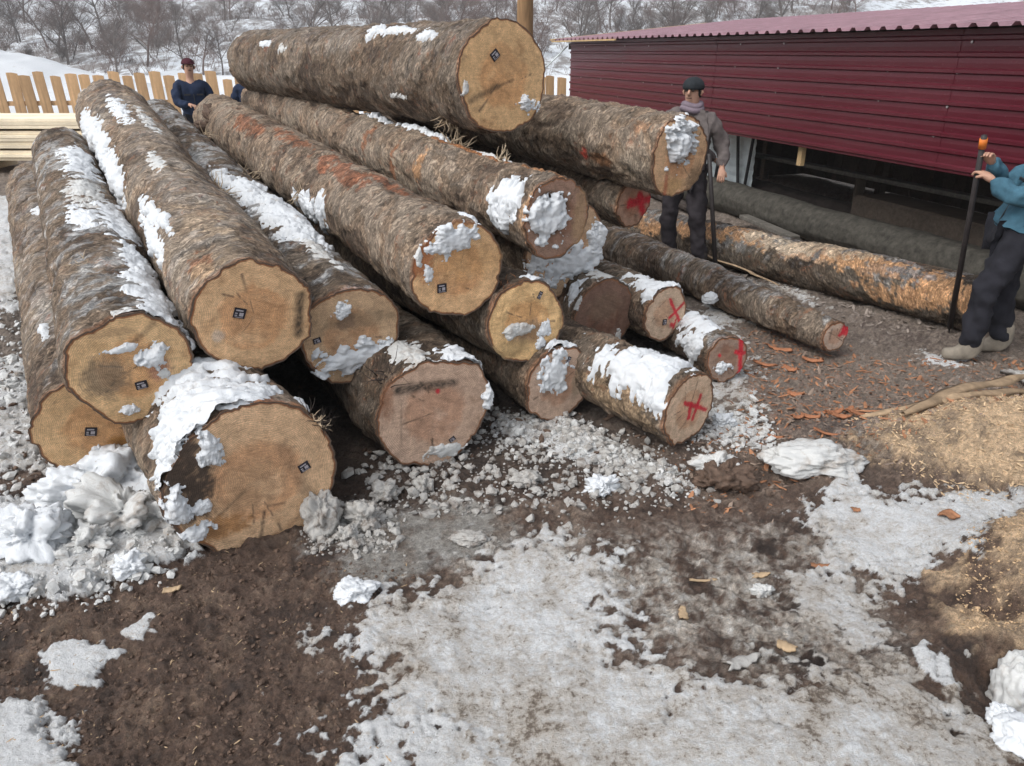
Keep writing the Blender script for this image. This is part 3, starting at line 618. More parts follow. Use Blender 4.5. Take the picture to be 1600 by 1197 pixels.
build_log('L13', (990, 318, 5.75, 36), (-2.3, 3.0, .3, .95), "small log squeezed under the upper right log with red paint on its end", (.38, .25, .16), tone=.8,
    red=[(985, 318, 1012, 312, .035), (1000, 305, 1004, 330, .03)], bsnow=[], seed=133, nS=90, nT=80)
build_log('L14', (945, 494, 5.1, 58), (-2.5, 4.0, .15, .95), "muddy brown ended log beside the small one with a red cross", (.185, .115, .075), tone=.85, brown=.5, lump=.07,
    dirt=[(945, 480, .14, .10, (.25, .17, .12), .7)], fsnow=[(965, 528, .03, .05, .014), (900, 470, .05, .06, .012)], bsnow=[(960, 425, .3, .14, .015), (900, 455, .06, .1, .02), (1000, 440, .3, .1, .012)], seed=141)
build_log('L15', (1040, 490, 5.15, 43), (-2.2, 3.6, .1, .95), "small log with a clear red cross and dot on its pale end", (.50, .39, .25), tone=.8,
    tags=[(1038, 503, .035, .04, 0)], red=[(1047, 468, 1062, 503, .011), (1068, 474, 1046, 497, .011), (1049, 507, 1050, 508, .016), (1056, 500, 1052, 512, .008)], dark=[(1040, 470, 1030, 480, .004, .6), (1052, 512, 1045, 528, .008, .8)],
    bsnow=[(1030, 450, .25, .12, .025), (1060, 455, .1, .08, .03)], seed=152, frost=.4)
build_log('L16', (1136, 561, 4.95, 37), (-1.15, 3.4, .02, 1.0), "small log low on the right with a red stripe down the right of its end", (.30, .22, .15), tone=.7, frost=.5,
    red=[(1158, 532, 1156, 580, .016), (1150, 550, 1162, 552, .014), (1124, 555, 1125, 556, .010)], fsnow=[(1128, 577, .06, .04, .02)], bsnow=[(1080, 540, .14, .09, .04), (1090, 505, .2, .10, .02)],
    dirt=[(1135, 545, .04, .04, (.25, .12, .08), .6)], seed=163, nS=110)
build_log('L17', (1077, 640, 4.1, 58), (-1.75, 2.15, .10, 1.0), "front right log with a starry red cross on its pale end", (.56, .43, .27), tone=.85, lobes=[(15, .06)],
    red=[(1070, 630, 1103, 640, .012), (1082, 655, 1095, 618, .011), (1080, 632, 1076, 652, .014), (1123, 625, 1124, 627, .015)], dark=[(1072, 600, 1070, 640, .003, .6), (1100, 620, 1060, 675, .006, .4)],
    bsnow=[(990, 575, .34, .17, .035), (1050, 568, .13, .12, .035), (1012, 615, .07, .08, .025)], seed=172, peel=[(960, 625, .3, .1, (.42, .30, .19))])
build_log('L18', (873, 600, 4.42, 60), (-2.3, 4.0, .08, .95), "round ended log in the middle bottom row with a vertical snow streak", (.44, .33, .22), tone=.8,
    tags=[(888, 562, .02, .04, -30)], red=[(912, 609, 913, 610, .012)], dirt=[(850, 612, .05, .03, (.3, .2, .14), .6), (900, 600, .03, .09, (.35, .28, .2), .6)],
    fsnow=[(868, 580, .085, .13, .02)], bsnow=[(880, 540, .06, .1, .03)], seed=181)
build_log('L19', (1306, 526, 5.3, 24), (955, 385, 8.0, 32), "thin barked log lying apart on the ground with a red mark on its small end", (.42, .33, .23), tone=.9, group="logs lying apart by the shed",
    red=[(1318, 514, 1322, 520, .022), (1312, 524, 1324, 512, .014)], dark=[(1300, 515, 1296, 530, .008, .7)], frost=.35, bsnow=[], seed=191, bend=.05, nS=170, redness=.2, brown=.5)
ORG = (.58, .33, .17)
build_log('L20', (1545, 480, 5.85, 44), (940, 340, 9.3, 27), "long half peeled orange log lying before the red shed", (.5, .33, .18), tone=.42, group="logs lying apart by the shed",
    peel=[(x, y, .42, .11, c_) for x, y, c_ in ((1010, 350, ORG), (1100, 358, ORG), (1180, 372, ORG), (1260, 390, (.60, .40, .26)), (1340, 405, ORG), (1390, 420, ORG), (1420, 462, ORG), (1470, 440, ORG), (1500, 465, ORG), (1220, 378, (.66, .55, .42)), (1300, 388, (.62, .48, .34)))] + [(1385, 425, .25, .07, (.40, .25, .16)), (1420, 425, .2, .05, (.25, .24, .24))],
    frost=.28, bsnow=[], seed=203, nS=200, redness=.05)
# ------------------------------------------------------------------ hillside and snow banks
def hill_h(x, y):
    h = .155 * np.maximum(y - 70, 0) + .0022 * np.maximum(y - 150, 0) ** 2 * .6 - .6
    h = h + 2.4 * fbm(x * .02, y * .03, 0, 4, 301) * sst(70, 130, y) + .5 * fbm(x * .12, y * .12, 0, 3, 302) * sst(70, 90, y)
    return np.minimum(h, 95)
def build_hill():
    Y = np.concatenate([np.linspace(60, 170, 150), np.geomspace(173, 520, 40)]); X = np.linspace(-300, 330, 260)
    X, Y = np.meshgrid(X, Y); Z = hill_h(X, Y)
    m, nt, b = newmat("snowy_hill"); tc = N(nt, "ShaderNodeTexCoord").outputs["Object"]
    mp = N(nt, "ShaderNodeMapping"); mp.inputs["Scale"].default_value = (1, .45, 1); L(nt, tc, mp.inputs[0])
    n1 = noise(nt, mp.outputs[0], .10, 8, .68, .6); n2 = noise(nt, mp.outputs[0], .9, 7, .75, .4)
    f = math_(nt, 'ADD', math_(nt, 'MULTIPLY', n1, .55), math_(nt, 'MULTIPLY', n2, .6))
    c = mixc(nt, 'MIX', rng_(nt, f, .535, .62, 0, .85), (.72, .76, .80), (.16, .135, .12))
    L(nt, c, b.inputs["Base Color"]); b.inputs["Roughness"].default_value = .95
    link("hill", mesh_np("hill", np.stack([X, Y, Z], -1), gridF(*X.shape), [m]), kind="structure")
build_hill()
def snow_bank(x0, x1, y, dy, prof, label):
    n = 90; X = np.linspace(x0, x1, n)[None, :]; V = np.linspace(-1, 1, 40)[:, None]; X, V = np.broadcast_arrays(X, V)
    H = np.interp(X, prof[0], prof[1]); Z = H * np.sqrt(np.clip(1 - V ** 2, 0, 1)) + .08 * fbm(X * .8, V * 2, 0, 4, 311) * H - .05
    me = mesh_np("snow_bank", np.stack([X, y + V * dy, Z], -1), gridF(40, n), [M['snow']]); return link("snow_bank", me, label=label, category="snow bank")
snow_bank(-17, -5.5, 19.5, 3.0, ([-17, -13.2, -11.5, -10, -8.5, -7.2, -5.5], [2.6, 2.35, 1.95, 1.55, 1.30, 1.05, .3]), "tall smooth white snow bank rising behind the left end of the wooden fence")
snow_bank(-6.2, -3.5, 18.0, 1.4, ([-6.2, -5.6, -5, -4.3, -3.5], [.6, 1.15, 1.36, 1.3, .7]), "small rounded snow heap behind the fence beside the topmost log")

# ------------------------------------------------------------------ bare trees on the hillside
M['twig'] = plain("bare_bark", (.135, .115, .105), .9, var=.3, sc=3)
M['twig2'] = plain("brown_twigs", (.165, .12, .105), .9, var=.3, sc=3)
def prism(v0, v1, r0, r1, V, Fc):
    d = unit(v1 - v0); ref = np.array([0, 0, 1.]) if abs(d[2]) < .9 else np.array([1., 0, 0]); u = unit(np.cross(d, ref)); w = np.cross(u, d); b = len(V)
    for p, r in ((v0, r0), (v1, r1)):
        for k in range(3):
            a = 2.094 * k; V.append(p + (u * math.cos(a) + w * math.sin(a)) * r)
    for k in range(3): Fc.append((b + k, b + (k + 1) % 3, b + 3 + (k + 1) % 3, b + 3 + k))
def tree_proto(seed, h, spread, multi, mat, dens=1.0):
    rr = random.Random(seed); VT, FT, VC, FC = [], [], [], []
    def grow(p, d, ln, r, lvl):
        V, Fc = (VT, FT) if lvl == 0 else (VC, FC); n = 5 if lvl == 0 else 3; pts = [p]
        for i in range(n):
            d = unit(d + np.array([rr.gauss(0, .14), rr.gauss(0, .14), rr.gauss(.03, .08)]) * (1 if lvl else .7))
            q = p + d * ln / n; r1 = r * (1 - .62 * (i + 1) / n); prism(p, q, r * (1 - .62 * i / n), r1, V, Fc); p = q; pts.append((p, d, r1))
            if lvl < 4:
                k = {0: 3 if i > 0 else (1 if multi else 0), 1: 3, 2: 3, 3: 2}[lvl]
                for _ in range(int(round(k * dens))):
                    a = rr.uniform(0, 6.28); side = unit(np.array([math.cos(a), math.sin(a), rr.uniform(-.1, .6)]))
                    dd = unit(d * rr.uniform(.4, .9) + side * spread); grow(p, dd, ln * rr.uniform(.38, .62), r1 * .55, lvl + 1)
    if multi:
        for k in range(multi):
            a = rr.uniform(0, 6.28); grow(np.array([.15 * math.cos(a), .15 * math.sin(a), -.2]), unit(np.array([.35 * math.cos(a), .35 * math.sin(a), 1.])), h * rr.uniform(.6, .8), h * .014, 0)
    else: grow(np.array([0, 0, -.3]), np.array([0, 0, 1.]), h * .85, h * .022, 0)
    return (mesh_np("trunk", np.array(VT), FT, [mat], smooth=False), mesh_np("crown", np.array(VC), FC, [mat], smooth=False))
PROTO = [tree_proto(1, 7, .9, 0, M['twig']), tree_proto(2, 6, 1.1, 0, M['twig2']), tree_proto(3, 5, .8, 2, M['twig']), tree_proto(4, 3.2, .8, 3, M['twig2'], .9), tree_proto(5, 8, .75, 0, M['twig']), tree_proto(6, 2.6, .9, 4, M['twig'], .9)]
KINDS_ = ["upright grey bare tree", "broad brownish bare tree", "two stemmed bare tree", "low brown bare shrub", "slender tall bare tree", "low grey bare bush"]
def where(px, y):
    w = "above the snow bank" if px < 190 else "above the left fence" if px < 400 else "left above the topmost log" if px < 640 else "above the cut end of the topmost log" if px < 850 else "between post and shed roof" if px < 1010 else "above the shed roof"
    return ("in the front row " if y < 100 else "in the middle rows " if y < 135 else "in the farthest rows ") + w
def put_tree(k, x, y, sc, rz, label=None, group="bare trees on the hillside", place=None, yy=0):
    z = float(max(hill_h(np.array(x), np.array(y)), -.0)) if y > 60 else 0.0
    r = empty("bare_tree", (x, y, z - .05), label or (KINDS_[k] + " " + where(place, yy)), "tree" if k not in (3, 5) else "shrub", None if label else group, rz)
    r.scale = (sc, sc, sc)
    for nm, me in zip(("trunk", "crown"), PROTO[k]): link(nm, me, r)
for (px, d, k, sc, lb) in ((228, 72, 1, 1.05, "wide brown crowned bare tree just left above the man behind the logs"), (95, 78, 1, .95, "dark bare tree above the snow bank at the upper left"), (905, 70, 0, 1.0, "bare tree between the round wooden post and the left end of the shed roof")):
    p = P(px, 100, d); put_tree(k, p[0], p[1], sc, 1.0, lb)
rt = random.Random(11); cnt = 0
while cnt < 290:
    px = rt.uniform(-60, 1330); y = rt.uniform(72, 175); x = (px - 800) / 1200 * y * cp * 1.02
    dn = float(fbm(np.array(x * .045), np.array(y * .05), 0, 3, 333))
    if dn < rt.uniform(-.75, .35): continue
    put_tree(rt.choices(range(6), (2, 3, 2, 5, 2, 5))[0], x, y, rt.uniform(.55, 1.12), rt.uniform(0, 6.28), place=px, yy=y); cnt += 1
rb = random.Random(21); VB, FB = [], []; nb_ = 0
while nb_ < 1500:
    px = rb.uniform(-60, 1340); y = rb.uniform(72, 190); x = (px - 800) / 1200 * y * .93
    if float(fbm(np.array(x * .05), np.array(y * .06), 0, 3, 341)) < rb.uniform(-.5, .5): continue
    z = float(hill_h(np.array(x), np.array(y))); h_ = rb.uniform(.5, 1.9); nb_ += 1
    for k in range(11):
        a_ = rb.uniform(0, 6.28); l_ = h_ * rb.uniform(.5, 1); p0 = np.array([x + rb.gauss(0, .25), y + rb.gauss(0, .25), z - .1]); p1 = p0 + l_ * np.array([.45 * math.cos(a_), .45 * math.sin(a_), .9]); p2_ = p1 + l_ * .6 * unit(np.array([math.cos(a_ + 1), math.sin(a_ + 1), .7]))
        prism(p0, p1, .018, .011, VB, FB); prism(p1, p2_, .011, .004, VB, FB); prism(lerp(p0, p1, .5), lerp(p0, p1, .5) + l_ * .5 * unit(np.array([math.cos(a_ - 1.3), math.sin(a_ - 1.3), .8])), .010, .004, VB, FB)
link("hillside_brush", mesh_np("hillside_brush", np.array(VB), FB, [M['twig2']], smooth=False), kind="stuff")
# ------------------------------------------------------------------ wooden fence
froot = empty("wooden_fence", (-9, 14.5, 0), "upright orange board fence with snow showing through its gaps", "fence")
fo = np.array([-9, 14.5, 0]); fa, fb = np.array([-12.5, 14.2, 0]), np.array([2.2, 16.6, 0]); fd = unit(fb - fa); fn = np.array([-fd[1], fd[0], 0]); fl = np.linalg.norm(fb - fa)
rf = random.Random(5); s = 0
bmes = []
for k in range(6):
    w, h_ = .19, 1.62
    mb = MB(); top = rf.uniform(-.012, .012)
    mb.add([(-w / 2, -.011, 0), (w / 2, -.011, 0), (w / 2, .011, 0), (-w / 2, .011, 0), (-w / 2, -.011, h_ + top), (-.01, -.011, h_ + .012), (w / 2, -.011, h_ - top), (w / 2, .011, h_ - top), (-.01, .011, h_ + .012), (-w / 2, .011, h_ + top)],
           [(0, 3, 2, 1), (0, 1, 6, 5, 4), (3, 9, 8, 7, 2), (1, 2, 7, 6), (0, 4, 9, 3), (4, 5, 8, 9), (5, 6, 7, 8)])
    bmes.append(mb.mesh("board", M['fence']))
while s < fl:
    p = fa + fd * s + fn * rf.uniform(-.006, .006); o = link("board", bmes[rf.randrange(6)], froot, p - fo)
    left = s < 7.2
    o.rotation_euler = (rf.uniform(-.01, .01), (rf.uniform(-.015, .02) + (-.045 if left else .0)), math.atan2(fd[1], fd[0])); o.scale = (rf.uniform(.82, 1.04), 1, rf.uniform(.955, 1.02) * (1.0 if left else .97))
    s += rf.uniform(.235, .255) if left else rf.uniform(.215, .24)
for z in (.45, 1.12):
    c_ = (fa + fb) / 2 - fo + fn * .035 + np.array([0, 0, z]); MB().box(c_, (fl, .04, .08), (fd, fn, (0, 0, 1))).obj("rail", M['fence'], froot)
for k in range(7):
    p = fa + fd * (k * 2.4 + .3) + fn * .115 - fo + np.array([0, 0, .75]); MB().box(p, (.1, .1, 1.5), (fd, fn, (0, 0, 1))).obj("fence_post", M['fence'], froot)
# ------------------------------------------------------------------ stack of sawn boards
lo = G(40, 288); lo = np.array([-9.0, 12.3, 0.0]); lr = empty("lumber_stack", lo, "stack of pale fresh sawn boards before the fence at far left", "lumber stack"); rl = random.Random(8)
gz = float(ground_height(np.array([-8.0]), np.array([12.3]))[0]); lr.location.z = gz
bm_ = MB().box((0, 0, 0), (5.6, .19, .048), None, .004).mesh("board", M['lumber'])
zz = .19
for lay in range(11):
    if lay in (3, 8):
        for k in range(5): MB().box((-2.4 + k * 1.2, 0, zz + .014), (.06, 1.1, .028)).obj("sticker", M['lath'], lr)
        zz += .031
    for k in range(5):
        o = link("board", bm_, lr, (rl.uniform(-.06, .06), -.44 + k * .21 + rl.uniform(-.02, .02), zz + .024)); o.scale = (1, 1, rl.uniform(.95, 1.0))
    zz += .0488
for k in range(4): MB().box((-2.2 + k * 1.55, 0, .08), (.16, 1.15, .16), None, .01).obj("bearer", M['lumber'], lr)
# ------------------------------------------------------------------ round post behind the pile
pb = P(818, 55, 9.6); pr = MB().tube([(pb[0], pb[1], -.2), (pb[0] + .01, pb[1], 1.2), (pb[0] + .02, pb[1], 2.6), (pb[0] + .01, pb[1], 4.2)], [.115, .108, .10, .092], 20)
pr.obj("wooden_post", M['pole'], None, True, label="round peeled wooden post standing behind the topmost log", category="post")

# ------------------------------------------------------------------ red metal shed
SH0 = np.array([1.06, 15.0, 0]); SH1 = np.array([4.45, 4.1, 0]); sd = unit(SH1 - SH0); sn_ = np.array([-sd[1], sd[0], 0]); sn_ = sn_ if sn_[0] > 0 else -sn_   # into the shed
SL = np.linalg.norm(SH1 - SH0); so = SH0.copy()
mred, nt, b_ = newmat("red_sheet"); tc = N(nt, "ShaderNodeTexCoord").outputs["Object"]; oi = N(nt, "ShaderNodeObjectInfo").outputs["Random"]
mpx = N(nt, "ShaderNodeMapping"); mpx.inputs["Scale"].default_value = (.6, .6, 5); L(nt, tc, mpx.inputs[0])
nn = noise(nt, mpx.outputs[0], 1.2, 6, .65); nf_ = noise(nt, tc, 60, 4, .6)
cc = mixc(nt, 'MIX', rng_(nt, nn, .35, .7, 0, .55), (.078, .006, .014), (.12, .020, .030)); cc = mixc(nt, 'MIX', rng_(nt, nf_, .62, .72, 0, .25), cc, (.32, .2, .2))
L(nt, cc, b_.inputs["Base Color"]); L(nt, rng_(nt, nn, .3, .7, .28, .48), b_.inputs["Roughness"]); b_.inputs["Specular IOR Level"].default_value = .5; bump(nt, b_, nf_, .08, .01)
M['red'] = mred; M['redroof'] = plain("red_roof_sheet", (.30, .175, .205), .42, var=.25, sc=4, bmp=.05, spec=.5)
M['dark'] = plain("dark_steel", (.03, .028, .03), .5, var=.3); M['screw'] = plain("screw_head", (.45, .40, .40), .35, .6, var=.2)
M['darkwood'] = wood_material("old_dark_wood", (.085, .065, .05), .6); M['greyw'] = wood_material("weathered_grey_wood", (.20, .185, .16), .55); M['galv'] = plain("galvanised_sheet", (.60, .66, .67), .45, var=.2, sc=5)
shed = empty("shed", so, "long open sided shed clad in dark red ribbed metal sheets", "shed")
ZT, ZB = 2.13, 1.06
def ribbed(l0, l1, z0, z1, off, pitch=.124, dep=.020, nm="wall_sheet", mat=None, tilt=0):
    prof = [(z0, 0)]; z = z0 + .02
    while z < z1 - .04:
        prof += [(z, 0), (z + .012, -dep), (z + .034, -dep), (z + .046, 0), (z + .085, -.002)]; z += pitch
    prof.append((z1, 0)); mb = MB(); vs = []
    for l in (l0, l1):
        for zz_, dd in prof: vs.append(sd * l + sn_ * (off + dd) + np.array([0, 0, zz_ + tilt * (l / SL)]))
    n = len(prof); fs = [(i, i + 1, n + i + 1, n + i) for i in range(n - 1)]; mb.add(vs, fs)
    o = mb.obj(nm, mat or M['red'], shed); sm = o.modifiers.new("t", 'SOLIDIFY'); sm.thickness = .002; return o
seams = [0, 2.6, 4.9, 6.9, 8.6, 10.2, SL]
for i in range(len(seams) - 1): ribbed(seams[i], seams[i + 1] + .03, ZB, ZT, -.004 * (i % 2))
smesh = MB(); 
for k in range(8):
    a = k * .7854; 
smesh.tube([(0, 0, 0), (0, 0, .006), (0, 0, .0065)], [.013, .011, .004], 8); smesh = smesh.mesh("screw", M['screw'])
rs = random.Random(3)
for i in range(14):
    l = .5 + i * .8 + rs.uniform(-.1, .1)
    for j, z in enumerate((1.10, 1.34, 1.58, 1.83, 2.07)):
        if rs.random() < .25: continue
        p = sd * (l + .05 * j + rs.uniform(-.03, .03)) - sn_ * .008 + np.array([0, 0, z + rs.uniform(-.01, .01)]); o = link("screw", smesh, shed, p)
        o.rotation_euler = Vector(tuple(-sn_)).to_track_quat('Z', 'Y').to_euler()
# roof: trapezoid sheets running up the slope
RD = 3.6; rise = .36; ov = .22
def roof_sheet(l0, l1):
    mb = MB(); vs = []; l = l0; prof = []
    while l < l1 - 1e-6:
        prof += [(l, 0), (l + .10, 0), (l + .125, .028), (l + .165, .028), (l + .19, 0)]; l += .19 + .0001
    for t_, z in ((-ov, ZT + .035), (RD, ZT + .035 + rise)):
        for ll, h_ in prof: vs.append(sd * ll + sn_ * t_ + np.array([0, 0, z + h_]))
    n = len(prof); mb.add(vs, [(i, n + i, n + i + 1, i + 1) for i in range(n - 1)])
    o = mb.obj("roof_sheet", M['redroof'], shed); m_ = o.modifiers.new("t", 'SOLIDIFY'); m_.thickness = .002; return o
for k in range(11): roof_sheet(-.35 + k * 1.14 - .0, -.35 + (k + 1) * 1.14 + (.02))
def along(l0, l1, off, z, w, h_, nm, mat, dz=0.0):
    A = sd * l0 + sn_ * off + np.array([0, 0, z]); B = sd * l1 + sn_ * off + np.array([0, 0, z + dz]); d = unit(B - A); n_ = unit(np.cross(d, [0, 0, 1])); return MB().box((A + B) / 2, (np.linalg.norm(B - A), w, h_), (d, n_, np.cross(n_, d))).obj(nm, mat, shed)
along(-.2, SL, .05, ZT - .06, .05, .10, "eave_beam", M['darkwood']); along(-.05, SL, .05, ZB + .06, .05, .08, "girt", M['darkwood']); along(-.36, 2.4, -ov - .012, ZT + .022, .03, .022, "eave_batten", M['lath'])
e0 = sd * -.38 + sn_ * (-ov - .03) + np.array([0, 0, ZT + .05]); e1 = sd * -.38 + sn_ * (RD * .8) + np.array([0, 0, ZT + .06 + rise * .8]); dd = unit(e1 - e0); n2_ = unit(np.cross(dd, [0, 0, 1]))
MB().box((e0 + e1) / 2, (np.linalg.norm(e1 - e0), .10, .022), (dd, n2_, np.cross(n2_, dd))).obj("gable_batten", M['lath'], shed)
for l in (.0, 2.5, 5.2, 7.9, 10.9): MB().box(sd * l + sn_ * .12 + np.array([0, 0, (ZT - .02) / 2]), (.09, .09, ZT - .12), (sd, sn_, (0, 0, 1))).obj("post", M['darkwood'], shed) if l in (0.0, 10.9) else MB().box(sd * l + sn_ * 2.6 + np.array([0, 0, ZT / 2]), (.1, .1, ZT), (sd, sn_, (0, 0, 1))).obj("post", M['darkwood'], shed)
for l in np.arange(.1, SL, 1.3): MB().box(sd * l + sn_ * RD / 2 + np.array([0, 0, ZT - .045 + rise / 2 + .02]), (.05, RD, .09), (sd, unit(sn_ * RD + np.array([0, 0, rise])), unit(np.cross(sd, unit(sn_ * RD + np.array([0, 0, rise])))))).obj("rafter", M['darkwood'], shed)
# back wall and far end wall of boards, the interior's shade put into their dark colour
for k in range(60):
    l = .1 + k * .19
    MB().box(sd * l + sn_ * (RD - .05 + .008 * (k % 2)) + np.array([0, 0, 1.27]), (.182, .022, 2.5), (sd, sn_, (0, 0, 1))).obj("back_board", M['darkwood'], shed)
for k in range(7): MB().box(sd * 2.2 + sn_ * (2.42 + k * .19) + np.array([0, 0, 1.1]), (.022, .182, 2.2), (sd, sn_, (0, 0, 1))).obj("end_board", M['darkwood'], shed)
along(6.66, 6.73, .10, .95, .05, .20, "hanging_block", M['lath'])
ES = sd * .08 + sn_ * .14
def esheet():
    mb = MB(); vs = []; prof = [(z, -.01 * (i % 2)) for i, z in enumerate(np.arange(.03, 1.3, .06))]
    for l in (3.6, 4.85):
        for z, d_ in prof: vs.append(sd * l + sn_ * (d_ + .78) + np.array([0, 0, z]))
    n = len(prof); mb.add(vs, [(i, i + 1, n + i + 1, n + i) for i in range(n - 1)]); o = mb.obj("end_sheet", M['galv'], shed); m_ = o.modifiers.new("t", 'SOLIDIFY'); m_.thickness = .002
esheet()
for a0, a1 in ((4.15, 3.98), (4.42, 4.66), (4.88, 4.74)):
    p0 = sd * a0 + sn_ * .72 + np.array([0, 0, 1.25]); p1 = sd * a1 + sn_ * .72 + np.array([0, 0, .02]); MB().tube([p0, p1], .022, 6).obj("brace", M['dark'], shed)
# loose timber lying inside
def slog(px0, py0, d0, r0, px1, py1, d1, r1, label, mat):
    a_, b2 = P(px0, py0, d0), P(px1, py1, d1); n = 12; pts = [a_ + (b2 - a_) * i / (n - 1) + np.array([0, 0, .012 * math.sin(i * 1.7)]) for i in range(n)]
    o = MB().tube([p - a_ for p in pts], [lerp(r0, r1, i / (n - 1)) * (1 + .05 * math.sin(i * 2.3)) for i in range(n)], 18).obj("old_log", mat, None, True, a_, label=label, category="log"); return o
def onbase(x, y, r): return np.array([x, y, r])
def old_log(l0, o0, l1, o1, r, z, label, mat):
    a_ = so + sd * l0 + sn_ * o0 + np.array([0, 0, z]); b2 = so + sd * l1 + sn_ * o1 + np.array([0, 0, z]); ln = np.linalg.norm(b2 - a_); ax = (b2 - a_) / ln; u_ = unit(np.cross(ax, [0, 0, 1])); w_ = np.cross(u_, ax)
    s_ = np.linspace(0, ln, 150)[:, None]; t_ = np.linspace(0, 2 * np.pi, 48, endpoint=False)[None, :]; s_, t_ = np.broadcast_arrays(s_, t_); sd_ = int(l0 * 10)
    R2 = r * (1 + .14 * fbm(s_ * .8, np.cos(t_) * .8, np.sin(t_) * .8, 3, sd_)) + .012 * fbm(s_ * 2, np.cos(t_) * 5, np.sin(t_) * 5, 4, sd_ + 1, .6) + .006 * fbm(s_ * 14, np.cos(t_) * 4, np.sin(t_) * 4, 3, sd_ + 2)
    R2 = R2 * np.where((s_ <= 0) | (s_ >= ln), .0, 1) ; R2[1] *= .97; R2[-2] *= .97
    R2[0] = 0; R2[-1] = 0; s_ = s_.copy(); s_[1] = .001; s_[-2] = ln - .001
    V = s_[..., None] * ax + (R2 * np.cos(t_))[..., None] * u_ + (R2 * np.sin(t_))[..., None] * w_
    return link("old_log", mesh_np("old_log", V, gridF(150, 48, True)[:, ::-1], [mat]), None, a_, label=label, category="log")
M['oldgrey'] = plain("old_grey_log", (.065, .06, .05), .9, var=.5, sc=14, bmp=.6); M['olddark'] = plain("old_dark_log", (.045, .035, .03), .9, var=.4, sc=5, bmp=.6)  # grey log's colour darkened to carry the shade under the shed
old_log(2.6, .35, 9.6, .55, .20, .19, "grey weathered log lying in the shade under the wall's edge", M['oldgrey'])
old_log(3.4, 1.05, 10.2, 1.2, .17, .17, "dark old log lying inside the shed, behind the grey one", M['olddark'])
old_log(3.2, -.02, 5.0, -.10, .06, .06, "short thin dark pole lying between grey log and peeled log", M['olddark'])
def plank(c0, c1, w, t_, nm, lb, mat, cat="plank", twist=0.0, grp=None):
    c0, c1 = np.asarray(c0, float), np.asarray(c1, float); d = unit(c1 - c0); n_ = unit(np.cross(d, [0, 0, 1])); u_ = np.cross(n_, d)
    o = MB().box((0, 0, 0), (np.linalg.norm(c1 - c0), w, t_), (d, n_ * math.cos(twist) + u_ * math.sin(twist), u_ * math.cos(twist) - n_ * math.sin(twist)), min(t_, w) * .12).obj(nm, mat, None, False, (c0 + c1) / 2, label=lb, category=cat)
    if grp: o["group"] = grp
    return o
q0 = so + sd * 3.9 + sn_ * 1.1; q1 = so + sd * 10.3 + sn_ * 1.25
plank(q0 + [0, 0, .66], q1 + [0, 0, .66], .12, .05, "rail_beam", "long grey edge of a bench beam inside the shed", M['greyw'], "beam")
for l in (4.2, 6.4, 8.6, 10.1): plank(so + sd * l + sn_ * 1.2, so + sd * l + sn_ * 1.2 + np.array([.002, 0, .634]), .10, .10, "trestle_leg", "dark upright leg under the bench beam inside the shed", M['darkwood'], "trestle leg", grp="legs under the bench beam")
q0 = so + sd * 6.9 + sn_ * .95; plank(q0 + [0, 0, .42], q0 + sd * 3.2 + [0, 0, .42], .5, .24, "sawn_beam", "thick brown squared beam on the trestles deep inside the shed", M['darkwood'], "beam")
q0 = so + sd * 6.9 + sn_ * .02; plank(q0 + [0, 0, .10], q0 - sd * 1.1 + sn_ * .05 + [0, 0, .13], .12, .05, "offcut_plank", "short offcut plank with a pale end lying before the shed opening", M['greyw'])
# cable from the shed corner
ca = so + sd * -.05 + sn_ * -.05 + np.array([0, 0, ZT - .05]); cb = P(700, 118, 14.5); pts = []
for i in range(16):
    t_ = i / 15; p = ca * (1 - t_) + cb * t_; p = p - np.array([0, 0, .55 * math.sin(math.pi * t_) * (1 - .3 * t_)]); pts.append(p)
MB().tube(pts, .014, 6).obj("cable", M['galv'], None, True, label="grey cable hanging from the left corner of the shed", category="cable")
# ------------------------------------------------------------------ people
M['skin'] = plain("skin", (.48, .28, .20), .6, var=.12, sc=6); M['hair'] = plain("hair", (.02, .016, .013), .8)
def cloth(name, col, var=.25): return plain(name, col, .9, var=var, sc=14, bmp=.5)
def skinned(name, verts, edges, radii, mat, parent, sub=2, root=0, wrinkle=0.0):
    me = bpy.data.meshes.new(name); me.from_pydata([tuple(map(float, v)) for v in verts], edges, [])
    o = link(name, me, parent); me.materials.append(mat)
    sk = o.modifiers.new("s", 'SKIN'); sk.use_smooth_shade = True
    for i, r in enumerate(radii):
        r = (r, r) if not hasattr(r, '__len__') else r; me.skin_vertices[0].data[i].radius = r
    me.skin_vertices[0].data[root].use_root = True
    sb = o.modifiers.new("b", 'SUBSURF'); sb.levels = sub; sb.render_levels = sub
    if wrinkle:
        tx = bpy.data.textures.new(name, 'CLOUDS'); tx.noise_scale = .09
        dm = o.modifiers.new("d", 'DISPLACE'); dm.texture = tx; dm.strength = wrinkle; dm.texture_coords = 'LOCAL'
    return o
def ellip(c, r, n=20, m=14):
    c = np.asarray(c, float); u = np.linspace(0, np.pi, m)[:, None]; v = np.linspace(0, 2 * np.pi, n, endpoint=False)[None, :]
    return c + np.stack([r[0] * np.sin(u) * np.cos(v), r[1] * np.sin(u) * np.sin(v), r[2] * np.cos(u) + 0 * v], -1)
